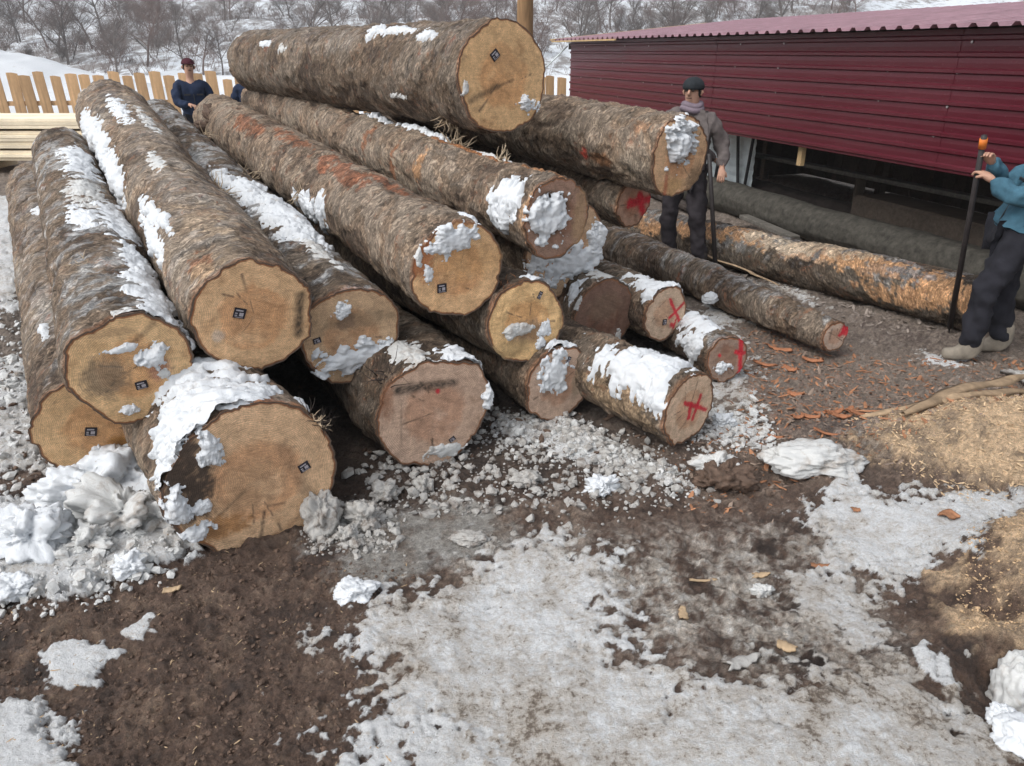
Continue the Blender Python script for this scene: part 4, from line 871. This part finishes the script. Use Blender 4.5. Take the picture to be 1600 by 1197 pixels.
def person(loc, face, label, J, jacket, trousers, boots, cap, capkind="beanie", scale=1.0, scarf=None):
    """J: joints in metres, local frame x right of body, y forward, z up; missing ones default to standing"""
    D = dict(pel=(0, 0, .95), che=(0, .0, 1.25), nek=(0, .0, 1.50), hed=(0, .03, 1.66), top=(0, .02, 1.75),
             shL=(-.19, 0, 1.44), elL=(-.27, .0, 1.16), wrL=(-.27, .12, .92), shR=(.19, 0, 1.44), elR=(.27, .0, 1.16), wrR=(.27, .12, .92),
             hiL=(-.10, 0, .90), knL=(-.13, .03, .50), anL=(-.14, 0, .09), hiR=(.10, 0, .90), knR=(.13, .03, .50), anR=(.14, 0, .09))
    D.update(J); D = {k: np.array(v, float) for k, v in D.items()}
    root = empty("person", loc, label, "person"); root.rotation_euler = (0, 0, face); root.scale = (scale,) * 3
    names = ["pel", "che", "nek", "hed", "top", "shL", "elL", "wrL", "shR", "elR", "wrR", "hiL", "knL", "anL", "hiR", "knR", "anR"]; ix = {n: i for i, n in enumerate(names)}
    E = [("pel", "che"), ("che", "nek"), ("nek", "hed"), ("hed", "top"), ("che", "shL"), ("shL", "elL"), ("elL", "wrL"), ("che", "shR"), ("shR", "elR"), ("elR", "wrR"), ("pel", "hiL"), ("hiL", "knL"), ("knL", "anL"), ("pel", "hiR"), ("hiR", "knR"), ("knR", "anR")]
    rad = dict(pel=(.13, .10), che=(.15, .10), nek=.052, hed=(.078, .092), top=(.05, .06), shL=.06, elL=.042, wrL=.028, shR=.06, elR=.042, wrR=.028, hiL=.08, knL=.055, anL=.04, hiR=.08, knR=.055, anR=.04)
    skinned("body", [D[n] for n in names], [(ix[a], ix[b]) for a, b in E], [rad[n] for n in names], M['skin'], root)
    h = D['hed']
    # face: nose, ears, eyes, mouth on the head
    fm = MB(); fm.tube([h + (0, .085, .02), h + (0, .108, -.012), h + (0, .088, -.03)], [.009, .015, .011], 8)
    for sx in (-1, 1): fm.tube([h + (sx * .078, -.005, .02), h + (sx * .088, -.012, .0), h + (sx * .078, -.005, -.03)], [.01, .016, .008], 8)
    fm.obj("face_features", M['skin'], root, True)
    ey = MB()
    for sx in (-1, 1): ey.tube([h + (sx * .044, .084, .012), h + (sx * .020, .092, .012)], [.007, .007], 6)
    ey.tube([h + (-.024, .086, -.05), h + (.024, .086, -.05)], .004, 6); ey.obj("eyes_and_mouth", M['hair'], root, True)
    # hands
    for sd_ in "LR":
        w = D['wr' + sd_]; e = D['el' + sd_]; d = unit(w - e); sx = -1 if sd_ == 'L' else 1; side = unit(np.cross(d, [0, 0, 1]) + 1e-3); nb = np.cross(side, d)
        V = [w - d * .02, w + d * .05]; Ed = [(0, 1)]; Rr = [.026, .034]
        for k in range(4):
            o_ = side * (-.027 + .018 * k); ln = (.030, .036, .034, .026)[k]; b0 = len(V)
            V += [w + d * .085 + o_, w + d * (.085 + ln) + o_ - nb * .016, w + d * (.088 + ln * .9) + o_ - nb * .045]; Ed += [(1, b0), (b0, b0 + 1), (b0 + 1, b0 + 2)]; Rr += [.0105, .0095, .008]
        b0 = len(V); V += [w + d * .045 + side * .040 * sx, w + d * .075 + side * .05 * sx - nb * .03]; Ed += [(1, b0), (b0, b0 + 1)]; Rr += [.012, .009]
        skinned("hand", V, Ed, Rr, M['skin'], root, 1)
    tn = ["pel", "che", "shL", "elL", "wrL", "shR", "elR", "wrR", "hem", "col"]; D['hem'] = D['pel'] + (0, 0, -.10); D['col'] = lerp(D['nek'], D['che'], .12); ti = {n: i for i, n in enumerate(tn)}
    TE = [("hem", "pel"), ("pel", "che"), ("che", "col"), ("che", "shL"), ("shL", "elL"), ("elL", "wrL"), ("che", "shR"), ("shR", "elR"), ("elR", "wrR")]
    tr = dict(hem=(.185, .135), pel=(.185, .14), che=(.20, .145), col=.085, shL=.090, elL=.070, wrL=.052, shR=.090, elR=.070, wrR=.052)
    skinned("jacket", [D[n] for n in tn], [(ti[a], ti[b]) for a, b in TE], [tr[n] for n in tn], jacket, root, 3, 1, .055)
    ln_ = ["pel", "hiL", "knL", "anL", "hiR", "knR", "anR"]; li = {n: i for i, n in enumerate(ln_)}
    lr_ = dict(pel=(.16, .125), hiL=.115, knL=.085, anL=.078, hiR=.115, knR=.085, anR=.078)
    skinned("trousers", [D[n] - (0, 0, .03 if n == 'pel' else 0) for n in ln_], [(li[a], li[b]) for a, b in (("pel", "hiL"), ("hiL", "knL"), ("knL", "anL"), ("pel", "hiR"), ("hiR", "knR"), ("knR", "anR"))], [lr_[n] for n in ln_], trousers, root, 3, 0, .06)
    for sd_ in "LR":
        a = D['an' + sd_]; skinned("boot", [a + (0, -.02, .16), a + (0, -.02, .02), a + (0, -.05, -.035), a + (0, .06, -.035), a + (0, .17, -.045)], [(0, 1), (1, 2), (1, 3), (3, 4)], [.062, .058, .05, .052, .042], boots, root, 2, 1)
    if capkind == "beanie":
        V = ellip(h + (0, -.01, .045), (.098, .112, .085)); V[..., 2] = np.maximum(V[..., 2], h[2] + .02); link("cap", mesh_np("cap", V, gridF(14, 20, True), [cap]), root)
    else:
        V = ellip(h + (0, -.01, .045), (.096, .110, .080)); V[..., 2] = np.maximum(V[..., 2], h[2] + .035); link("cap", mesh_np("cap", V, gridF(14, 20, True), [cap]), root)
        MB().box(h + (0, .12, .045), (.14, .09, .012), None, .004).obj("cap_peak", cap, root)
    if scarf:
        nk = D['nek'] + (0, .01, .01); mbs = MB()
        for q_, rr_ in ((0, .085), (.035, .075)): mbs.tube([nk + (math.cos(t) * rr_, math.sin(t) * rr_ * 1.05, q_ + .012 * math.sin(2 * t)) for t in np.linspace(0, 6.28, 18)], .03, 8)
        mbs.obj("scarf", scarf, root, True)
    # zip and pockets
    fr = lerp(D['che'], D['pel'], .5) + (0, .15, 0); zp = MB(); zp.tube([D['nek'] + (0, .085, -.09), D['che'] + (0, .152, 0), fr, D['pel'] + (0, .150, -.05)], .006, 5)
    for sx in (-1, 1): zp.box(D['che'] + (sx * .09, .148, .03), (.09, .012, .022), None, .003)
    zp.obj("zip_and_pockets", M['dark'], root)
    V = ellip(h + (0, -.03, .0), (.084, .078, .075)); link("hair", mesh_np("hair", V, gridF(14, 20, True), [M['hair']]), root)
    return root
def yaw_to(loc, tgt): d = np.asarray(tgt) - np.asarray(loc); return math.atan2(-d[0], d[1])
def hz(x, y): return float(ground_height(np.array([float(x)]), np.array([float(y)]))[0])
JK1 = cloth("grey_brown_jacket", (.135, .115, .11)); TR1 = cloth("dark_trousers", (.035, .03, .034)); BT = cloth("dark_boots", (.045, .038, .034)); CP = cloth("black_cap", (.02, .024, .028))
JK2 = cloth("teal_jacket", (.05, .125, .175)); TR2 = cloth("black_trousers", (.018, .018, .024)); BT2 = cloth("khaki_boots", (.24, .21, .17)); JK3 = cloth("navy_jacket", (.014, .024, .055)); CP3 = cloth("maroon_cap", (.06, .012, .02)); M['rod'] = plain("dark_iron", (.035, .03, .03), .5, var=.3)
# man with a pole behind the upper right log (his hand closes round the pole)
p1 = G(1060, 418); p1 = np.array([p1[0], p1[1], hz(p1[0], p1[1]) - .01])
person(p1, yaw_to(p1, P(700, 500, 4.5)), "person in grey jacket and black cap standing behind the snow filled log end",
       dict(shR=(.20, 0, 1.42), elR=(.10, -.22, 1.20), wrR=(-.17, -.30, 1.03), shL=(-.20, 0, 1.42), elL=(-.30, -.10, 1.17), wrL=(-.34, .02, 1.0), knL=(-.16, .05, .5), anL=(-.22, .0, .09), anR=(.12, -.06, .09), knR=(.14, .04, .5)), JK1, TR1, BT, CP, scarf=cloth('mauve_scarf', (.20, .16, .19)))
def staff(a, b, r, label):
    a, b = np.asarray(a, float), np.asarray(b, float); d = unit(b - a); ln = np.linalg.norm(b - a); m_ = MB().tube([np.zeros(3), d * ln * .5, d * ln], [r, r * 1.05, r * 1.15], 10)
    o = empty("hook_pole", a, label, "pole"); m_.obj("shaft", M['rod'], o, True)
    MB().tube([d * ln * .98, d * (ln + .05)], [r * .9, .003], 8).obj("spike", M['dark'], o, True)
    return o
g1 = G(1118, 425); t1 = P(1108, 240, np.dot(np.array([g1[0], g1[1], 1.2]) - CAMP, FWD)); staff(t1, [g1[0], g1[1], hz(g1[0], g1[1]) + .03], .020, "dark upright pole held by the person in the grey jacket")
# man in teal at the right edge
p2 = G(1519, 556); p2 = np.array([p2[0], p2[1], hz(p2[0], p2[1]) - .01])
person(p2, R_(72), "person in teal jacket and black trousers at the right edge, gripping a pole",
       dict(pel=(0, -.08, .93), hiL=(-.10, -.08, .88), hiR=(.10, -.08, .88), che=(.0, -.20, 1.20), nek=(.0, -.36, 1.42), hed=(0, -.46, 1.58), top=(0, -.50, 1.66), shL=(-.2, -.27, 1.36), elL=(-.22, .02, 1.14), wrL=(-.06, .16, 1.24), shR=(.2, -.27, 1.36), elR=(.24, .02, 1.15), wrR=(.04, .16, 1.34),
            knL=(-.13, .06, .50), anL=(-.12, .06, .09), knR=(.13, -.12, .50), anR=(.13, -.18, .09)), JK2, TR2, BT2, CP, "peak")
g2 = G(1482, 520); t2 = P(1538, 212, 4.9); st = staff(t2, [g2[0], g2[1], hz(g2[0], g2[1]) + .04], .018, "dark slanting pole with an orange grip held by the person in teal")
gd = unit(np.array([g2[0], g2[1], .04]) - t2); MB().tube([gd * .02, gd * .085], [.024, .024], 12).obj("grip", plain("orange_grip", (.65, .18, .03), .5), st, True)
# two men behind the pile
p3 = P(304, 170, 11.6); p3 = np.array([p3[0], p3[1], .12])
person(p3, yaw_to(p3, P(600, 300, 5)), "person in a navy jacket and maroon cap behind the far ends of the left logs", dict(elR=(.26, .12, 1.18), wrR=(.10, .30, 1.15)), JK3, TR2, BT, CP3, "peak")
p4 = P(394, 160, 10.9); p4 = np.array([p4[0], p4[1], .18])
person(p4, yaw_to(p4, P(300, 300, 5)), "person in dark navy clothes mostly hidden behind the far end of the topmost log", {}, JK3, TR2, BT, CP, scale=.94)

# ------------------------------------------------------------------ lumps of snow and ice that lie free
_ico = {}
def ico(sub):
    if sub not in _ico:
        import bmesh
        bm = bmesh.new(); bmesh.ops.create_icosphere(bm, subdivisions=sub, radius=1); bm.verts.ensure_lookup_table()
        _ico[sub] = (np.array([v.co[:] for v in bm.verts]), np.array([[v.index for v in f.verts] for f in bm.faces])); bm.free()
    return _ico[sub]
def lump_mesh(name, r, seed, mat, sub=5, rough=.35, facet=0.0):
    V, Fc = ico(sub); n1 = fbm(V[:, 0] * 1.3, V[:, 1] * 1.3, V[:, 2] * 1.3, 3, seed); n2 = np.abs(fbm(V[:, 0] * 3, V[:, 1] * 3, V[:, 2] * 3, 4, seed + 1, .6)); n3 = fbm(V[:, 0] * 14, V[:, 1] * 14, V[:, 2] * 14, 3, seed + 2, .6)
    k = 1 + rough * n1 * 1.6 - rough * n2 + .05 * n3
    W = V * k[:, None] * np.asarray(r); return mesh_np(name, W, Fc, [mat])
def chunk(px, py, w, h_, label, mat='snow', name="snow_chunk", seed=None, cat="snow chunk", depth=None, rough=.35, group=None, zoff=0.0, rz=0.0):
    g = G(px, py); dist = np.dot(g - CAMP, FWD); sx = w / F * dist / 2; sz = h_ / F * dist / 2; sy = (depth or (sx + sz) / 2)
    z = hz(g[0], g[1]); o = link(name, lump_mesh(name, (sx, sy, sz), seed or int(px * 3 + py), M[mat], 5, rough), None, (g[0], g[1], z + sz * .35 + zoff), label=label, category=cat); o.rotation_euler = (0, 0, rz)
    if group: o["group"] = group
    return o
chunk(556, 932, 60, 36, "single bright white snow chunk on the mud below the middle of the stack")
chunk(206, 908, 56, 40, "white snow chunk on the mud under the snow heap, just left of the biggest log")
chunk(28, 946, 58, 40, "round white snow lump at the left edge below the snow heap")
chunk(130, 800, 130, 90, "large white block on top of the snow heap left of the biggest log", rough=.5)
chunk(60, 880, 120, 90, "broad white block forming the lower left of the snow heap", rough=.5)
chunk(185, 775, 150, 90, "pillowy white block of the snow heap touching the lowest left log", rough=.45)
chunk(200, 835, 130, 95, "grey crumbly block of the snow heap beside the biggest log", 'dirtysnow', rough=.6)
chunk(255, 835, 80, 60, "small grey block wedged between snow heap and biggest log", 'dirtysnow', rough=.5)
chunk(270, 800, 110, 80, "white wedge of snow pressed against the biggest log's left side", rough=.4)
chunk(150, 880, 60, 40, "dirty grey lump at the foot of the snow heap", 'dirtysnow', rough=.6)
chunk(1265, 735, 150, 52, "long smooth pale snow block beside the sawdust on the right", 'dirtysnow', depth=.14, rough=.25)
chunk(1125, 752, 80, 52, "dark crusted slab of earth and snow before the front right log", 'clod', "earth_clod", cat="clod", rough=.5)
chunk(1118, 738, 58, 34, "grey snow sitting on the dark crusted slab", 'dirtysnow', rough=.5, zoff=.03)
chunk(938, 770, 52, 30, "white tipped ice chunk on the slush, below the front right log", rough=.5)
chunk(1190, 925, 30, 20, "tiny pale lump on brown slush in the middle right", 'dirtysnow', rough=.5)
chunk(1590, 1085, 85, 150, "tall white snow block at the lower right corner, standing by a dark hole", 'dirtysnow', rough=.25, depth=.10)
chunk(1565, 1140, 44, 50, "small white lump below the dark hole at the lower right", rough=.3)
chunk(1600, 1175, 90, 70, "white snow mass cut by the lower right corner", rough=.3)
chunk(822, 757, 44, 26, "grey flat ice chunk in front of the wide grey cut log", 'ice', "ice_chunk", cat="ice chunk", rough=.4)
chunk(570, 815, 60, 50, "grey ice chunk right of the biggest log's cut end", 'ice', "ice_chunk", cat="ice chunk", rough=.5)
chunk(543, 842, 36, 32, "cube like pale ice lump at the foot of the biggest log", 'ice', "ice_chunk", cat="ice chunk", rough=.4)
chunk(505, 820, 56, 95, "smooth grey ice wedge against the right side of the biggest log", 'ice', "ice_chunk", cat="ice chunk", rough=.3)
chunk(664, 762, 26, 34, "upright grey ice lump under the wide grey cut log", 'ice', "ice_chunk", cat="ice chunk", rough=.4)
chunk(600, 775, 50, 34, "dull grey ice lump between biggest log and wide grey cut log", 'ice', "ice_chunk", cat="ice chunk", rough=.5)
chunk(735, 845, 56, 18, "flat pinkish grey ice slab on slush in the centre", 'ice', "ice_chunk", cat="ice chunk", rough=.3)
chunk(1130, 668, 34, 26, "white lump just right of the front right log's end", rough=.4)
chunk(1107, 490, 26, 18, "small white snow ball behind the small log with red cross", rough=.2, zoff=.1)
chunk(1600, 830, 110, 60, "tan sawdust crusted mound at the right edge", 'dirtysnow', "snow_chunk", rough=.3) if False else None

# ------------------------------------------------------------------ crumbs: uncountable litter, joined
def scatter(name, pts, sizes, mat, flat=(1, 1, .7), sub=1, seed=1, lift=.3, long=1.0, kind="stuff", tilt=.4, nosnow=False):
    r = np.random.default_rng(seed); V, Fc = ico(sub); n = len(pts); VV = []; FF = []  # noqa
    X = np.array([p[0] for p in pts]); Y = np.array([p[1] for p in pts]); Z = ground_height(X, Y)
    if nosnow:
        f_ = ground_fields(X, Y); k_ = (f_[0] < .3) & (f_[3] < .4); X, Y, Z, sizes = X[k_], Y[k_], Z[k_], np.asarray(sizes)[k_]; n = len(X); pts = pts[:n]
    for i in range(n):
        k = 1 + r.uniform(-.38, .38, len(V)); W = V * k[:, None] * np.array(flat) * sizes[i]; W[:, 0] *= long * r.uniform(.7, 1.3)
        a = r.uniform(0, 6.28); t_ = r.normal(0, tilt); ca, sa = math.cos(a), math.sin(a); ct, st_ = math.cos(t_), math.sin(t_)
        W = W @ np.array([[ct, 0, st_], [0, 1, 0], [-st_, 0, ct]]).T @ np.array([[ca, -sa, 0], [sa, ca, 0], [0, 0, 1]]).T
        VV.append(W + (X[i], Y[i], Z[i] + sizes[i] * flat[2] * lift)); FF.append(Fc + i * len(V))
    me = mesh_np(name, np.concatenate(VV), np.concatenate(FF), [mat], smooth=False); return link(name, me, kind=kind)
rg = np.random.default_rng(17)
def area(n, polyp, size, jitter=0.0):
    pl = poly(polyp); lo_, hi_ = pl.min(0) - jitter, pl.max(0) + jitter; out = []
    while len(out) < n:
        c_ = rg.uniform(lo_, hi_, (n * 3, 2)); d = sdf(c_[:, 0], c_[:, 1], pl); k = (d < jitter * rg.random(len(d)) ** 2); out += list(c_[k])
    return out[:n], size[0] * (size[1] / size[0]) ** (rg.random(n) ** 2.2)
A1 = [(560, 740), (780, 640), (1000, 690), (1090, 770), (900, 800), (800, 790), (640, 800)]
pt, sz = area(1500, A1, (.006, .034), .15); scatter("crushed_ice_crumbs", pt, sz, M['ice'], (1, .9, .7), seed=3)
pt, sz = area(900, [(780, 650), (860, 645), (930, 680), (1040, 730), (1080, 760), (1000, 745), (900, 720), (800, 690)], (.004, .028), .16); scatter("crushed_snow_crumbs", pt, sz, M['dirtysnow'], (1, .9, .7), seed=4)
pt, sz = area(500, [(1090, 640), (1180, 640), (1200, 700), (1100, 700)], (.006, .03), .12); scatter("snow_crumbs_by_logs", pt, sz, M['dirtysnow'], (1, .9, .7), seed=5)
pt, sz = area(700, [(-60, 820), (60, 800), (300, 850), (250, 920), (100, 960), (-60, 980)], (.006, .035), .08); scatter("snow_heap_crumbs", pt, sz, M['dirtysnow'], (1, .9, .8), seed=6)
pt, sz = area(400, [(480, 790), (600, 780), (620, 860), (490, 870)], (.006, .03), .06); scatter("ice_crumbs_by_biggest_log", pt, sz, M['ice'], (1, .9, .8), seed=7)
pt, sz = area(500, [(0, 520), (70, 520), (90, 760), (-40, 800)], (.008, .04), .1); scatter("snow_crumbs_left", pt, sz, M['dirtysnow'], (1, .9, .7), seed=8)
MUDA = [(0, 970), (330, 870), (500, 880), (640, 900), (500, 990), (600, 1110), (640, 1300), (150, 1300), (-100, 1010)]
pt, sz = area(3000, MUDA, (.003, .014), .1); scatter("mud_clods", pt, sz, M['clod'], (1, .9, .6), seed=9, nosnow=True, lift=0)
pt, sz = area(420, MUDA, (.003, .009), .2); scatter("wood_splinters", pt, sz, M['woodchip'], (1, .35, .15), seed=10, long=2.0, tilt=.2)
YARD = [(1180, 480), (1330, 560), (1600, 570), (1600, 640), (1330, 720), (1100, 780), (1080, 700), (1180, 640)]
pt, sz = area(2400, YARD, (.006, .030), .2); scatter("bark_litter", pt, sz, M['chip'], (1, .45, .12), seed=11, long=1.6, tilt=.3)
pt, sz = area(2600, YARD, (.006, .024), .3); scatter("grey_yard_litter", pt, sz, plain("grey_litter", (.25, .19, .15), .9, var=.4, sc=9), (1, .5, .15), seed=12, long=1.6, tilt=.3)
pt, sz = area(1300, [(960, 400), (1100, 440), (1330, 500), (1500, 520), (1480, 500), (1200, 440), (1000, 375)], (.008, .035), .25); scatter("bark_litter_by_peeled_log", pt, sz, plain("dull_litter", (.25, .21, .18), .9, var=.4, sc=9), (1, .5, .15), seed=13, long=1.5, tilt=.3)
pt, sz = area(2500, [(1340, 680), (1600, 620), (1700, 760), (1500, 790), (1400, 740)], (.004, .014), .1); scatter("sawdust_shreds", pt, sz, plain("sawdust_shred", (.52, .38, .24), .9, var=.4, sc=20), (1, .4, .3), seed=14, long=1.6)
pt, sz = area(1500, [(1500, 860), (1640, 800), (1640, 1030), (1500, 1010)], (.002, .008), .03); scatter("sawdust_crumbs", pt, sz, plain("sawdust_crumb", (.50, .35, .21), .9, var=.4, sc=20), (1, .6, .5), seed=15, long=1.3)
pt, sz = area(260, [(540, 920), (1000, 850), (1600, 1050), (1600, 1300), (600, 1300)], (.001, .004), .05); scatter("specks_on_snow", pt, sz, M['clod'], (1, .6, .4), seed=16, long=1.5)
pt, sz = area(160, [(1200, 740), (1600, 740), (1550, 900), (1250, 930)], (.001, .004), .05); scatter("specks_on_right_snow", pt, sz, M['clod'], (1, .6, .4), seed=18, long=1.5)
pt, sz = area(900, [(-60, 560), (1120, 560), (1060, 700), (640, 740), (-60, 760)], (.006, .03), .1); scatter("debris_under_stack", pt, sz, M['clod'], (1, .6, .5), seed=19, long=1.3)
def clump(px, py, dd, w, h_, label, seed):
    p = P(px, py, dd); k = dd / F / 2; o = link("earth_clump", lump_mesh("earth_clump", (w * k, (w + h_) * k * .5, h_ * k), seed, M['clod'], 5, .8), None, p, label=label, category="earth clump")
clump(346, 200, 8.0, 62, 56, "dark rooty earth clump jammed between two logs near the man in navy", 5)
clump(428, 262, 6.9, 66, 44, "dark earth clump with pale root hairs lying on the snow covered log", 6)
clump(640, 548, 4.3, 70, 40, "frozen dirt clump on top of the wide grey cut log", 8)
# single chips that can be pointed at
def chip(px, py, ln, wd, rot, label, mat='woodchip', name="wood_chip", cat="wood chip", bend=.15, group=None):
    g = G(px, py); dist = np.dot(g - CAMP, FWD); ln = ln / F * dist; wd = wd / F * dist; n, m_ = 14, 6; r = np.random.default_rng(int(px + py))
    s_ = np.linspace(-1, 1, n)[:, None]; t_ = np.linspace(-1, 1, m_)[None, :]; w_ = wd / 2 * (1 - .35 * np.abs(s_) ** 2 * (s_ > 0)) * (1 + .5 * pn(s_ * 3, t_ * .6, 0, int(px)))
    X = s_ * ln / 2 + 0 * t_ + .22 * ln * pn(t_ * 2.5, s_ * 0, 3, int(py)) * np.abs(s_); Y = t_ * w_; Z = bend * wd * (1 - t_ ** 2) + .12 * wd * pn(s_ * 3, t_ * 2, 0, int(px)) + bend * .4 * ln * s_ ** 2
    th = .12 * wd + .003; V = np.concatenate([np.stack([X, Y, Z + th], -1).reshape(-1, 3), np.stack([X, Y, Z], -1).reshape(-1, 3)]); Fq = gridF(n, m_); Fb = Fq[:, ::-1] + n * m_
    rim = [i * m_ for i in range(n)] + [(n - 1) * m_ + j for j in range(1, m_)] + [i * m_ + m_ - 1 for i in range(n - 2, -1, -1)] + [j for j in range(m_ - 2, 0, -1)]
    Fr = np.array([[rim[i], rim[(i + 1) % len(rim)], rim[(i + 1) % len(rim)] + n * m_, rim[i] + n * m_] for i in range(len(rim))])
    me = mesh_np(name, V, np.concatenate([Fq, Fb, Fr]), [M[mat]]); o = link(name, me, None, (g[0], g[1], hz(g[0], g[1]) + .006), label=label, category=cat); o.rotation_euler = (r.normal(0, .08), r.normal(0, .08), R_(rot))
    if group: o["group"] = group
    return o
chip(272, 931, 26, 13, 15, "small yellow wood block lying alone on the dark mud")
chip(1066, 970, 26, 14, 80, "pale upright splinter on the slush in the lower middle")
chip(1226, 1025, 28, 18, -20, "pale frayed wood chip on brown mud, lowest one in the picture's middle")
chip(1188, 901, 26, 10, 5, "reddish chip beside the dark leaf in the middle right")
chip(1100, 915, 38, 5, 5, "thin straw coloured sliver on slush, left of the reddish chip")
chip(1284, 877, 28, 12, -10, "dark bark flake standing out of the grey slush", 'chip', "bark_chip", "bark chip")
chip(1478, 825, 22, 22, 40, "round brown bark piece on the white snow at the right", 'chip', "bark_chip", "bark chip")
chip(1335, 806, 12, 10, 0, "tiny dark red bark flake on white snow, left of the round one", 'chip', "bark_chip", "bark chip")
chip(1156, 1055, 60, 20, 25, "grey flat ice coated board piece half sunk in the snow", 'ice', "board_piece", "board")
CURL = ["orange bark curl just above the main cluster, lying on its own", "orange bark curl between thin log's end and main cluster, upper of two", "leftmost orange bark curl of the cluster's middle row", "broad orange bark curl at the right end of the cluster", "orange bark curl in front of the broad one at cluster right", "small orange bark curl below the cluster's leftmost one",
 "narrow orange bark curl in the centre of the cluster", "orange bark curl at the cluster's far right touching the thin strip", "thin orange bark sliver nearest to the pale snow block", "long thin orange sliver below the bark cluster", "long thin orange sliver right of the bark cluster", "orange bark piece near the small log with the red stripe", "orange bark piece beside the thin log, higher than the others", "orange bark piece right of the thin log's near end shadow"]
for i, (x, y, l_, w_, r_) in enumerate([(1242, 621, 30, 14, -30), (1235, 580, 32, 15, -50), (1265, 660, 40, 12, -20), (1300, 655, 44, 14, 20), (1310, 668, 42, 13, 0), (1245, 664, 26, 12, 10), (1280, 655, 30, 9, -5), (1325, 650, 26, 14, 40), (1210, 690, 30, 8, -20), (1290, 690, 60, 7, -10), (1345, 662, 60, 9, -5), (1195, 575, 44, 10, -35), (1215, 545, 50, 10, -30), (1270, 565, 40, 12, -25)]):
    chip(x, y, l_ * .72, w_ * .8, r_, CURL[i], 'redchip', "bark_chip", "bark chip", .25, "orange bark curls on the ground")
M['slab'] = wood_material("frayed_slab", (.46, .33, .21), .5, (14, 14, 14), .9, .8)
def strip(pts, w, label, mat='lath', name="bark_strip", h0=.03, cat="bark strip"):
    P3 = [];
    for i, (x, y, dz) in enumerate(pts): g = G(x, y); P3.append(np.array([g[0], g[1], hz(g[0], g[1]) + dz]))
    P3 = np.array(P3); n = 40; t_ = np.linspace(0, len(P3) - 1, n); C = np.stack([np.interp(t_, range(len(P3)), P3[:, k]) for k in range(3)], -1); C[:, 2] += .006 * np.sin(t_ * 5)
    D_ = np.gradient(C, axis=0); D_ /= np.linalg.norm(D_, axis=1)[:, None]; S_ = np.cross(D_, [0, 0, 1]); S_ /= np.linalg.norm(S_, axis=1)[:, None]; tap = (1 - .7 * np.abs(np.linspace(-1, 1, n)) ** 4)[:, None] * (1 + .25 * pn(t_ * 2, 0, 0, 7))[:, None]
    C[:, :2] += S_[:, :2] * (.02 * pn(t_ * 2.3, 4, 0, 9))[:, None]; q = [(-1, 0), (-.4, .12), (.3, .16), (1, .02), (.2, -.06)]; V = np.stack([C + S_ * w / 2 * a * tap + np.array([0, 0, 1.]) * w * bq for a, bq in q], 1)
    o = C[0].copy(); me = mesh_np(name, V - o, gridF(n, 5, True), [M[mat]]); return link(name, me, None, o, label=label, category=cat)
strip([(1600, 622, .10), (1540, 635, .08), (1480, 655, .05), (1400, 688, .02)], .10, "long frayed brown slab of bark slanting across the sawdust at right", 'slab')
strip([(1600, 632, .03), (1530, 650, .03), (1460, 668, .02), (1340, 668, .01)], .09, "second longer splintered strip lying under the slanting one by the sawdust", 'slab')
strip([(1330, 655, .012), (1390, 662, .012)], .03, "short thin strip at the left end of the slanting strips", 'chip')
strip([(1075, 408, .16), (1120, 425, .14), (1170, 437, .10), (1215, 458, .06)], .05, "curved orange bark strip lying over the thin log near the person's feet", 'slab')
chip(1588, 598, 14, 44, 10, "pale grey upright sliver at the right edge", 'ice', "wood_sliver", "wood sliver")
# torn fibres and splinters on the logs
def tuft(key, px, py, n, ln, rad, seed, mat='fibre', up=.6):
    g = LOGS[key]; s0, t0, e = body_hit(g, px, py); r = random.Random(seed); mb = MB(); p0 = log_pt(g, np.array(s0), np.array(t0)); nr = math.cos(t0) * g.u + math.sin(t0) * g.v
    rootobj = ROOTS[key]; o0 = g.c0
    for i in range(n):
        q = p0 - o0 + g.a * r.gauss(0, .04) + np.cross(g.a, nr) * r.gauss(0, .03) - nr * .01; d = unit(nr * up + np.array([r.gauss(0, .6), r.gauss(0, .6), r.gauss(0, .5)])); pts = [q]
        for k in range(3): d = unit(d + np.array([r.gauss(0, .3) for _ in range(3)])); q = q + d * ln * r.uniform(.2, .45); pts.append(q)
        mb.tube(pts, [rad, rad * .8, rad * .5, rad * .2], 4)
    mb.obj("torn_fibres", M[mat], rootobj, True, kind="stuff")
ROOTS = {}
_l = [o for o in scene.objects if o.parent is None and o.name.startswith("log")]
for k_, g_ in LOGS.items():
    for o in _l:
        if (Vector([float(c) for c in g_.c0]) - o.location).length < 1e-4: ROOTS[k_] = o
tuft('L7', 470, 300, 22, .13, .004, 1); tuft('L3', 385, 260, 10, .12, .004, 2) ; tuft('L9', 718, 212, 26, .13, .005, 3); tuft('L9', 790, 245, 14, .10, .006, 4); tuft('L4', 528, 640, 24, .10, .0025, 5, 'olddark'); tuft('L4', 535, 690, 20, .05, .004, 6); tuft('L6', 600, 590, 18, .12, .003, 8, 'olddark'); tuft('L8', 780, 445, 16, .06, .004, 9, 'chip'); tuft('L2', 130, 405, 12, .05, .004, 10)
tuft('L5', 420, 240, 14, .16, .005, 21); tuft('L5', 345, 185, 12, .14, .005, 22)
tuft('L11', 700, 190, 26, .12, .006, 12)

# ------------------------------------------------------------------ thin winter haze over the valley
hm = bpy.data.materials.new("haze"); hm.use_nodes = True; hn = hm.node_tree; hn.nodes.clear()
pv = hn.nodes.new("ShaderNodeVolumePrincipled"); pv.inputs["Color"].default_value = (.80, .85, .90, 1); pv.inputs["Density"].default_value = .0013; pv.inputs["Anisotropy"].default_value = .2
ho = hn.nodes.new("ShaderNodeOutputMaterial"); hn.links.new(pv.outputs[0], ho.inputs["Volume"])
MB().box((15, 236, 52), (700, 600, 110)).obj("haze", hm, None, False, kind="stuff")
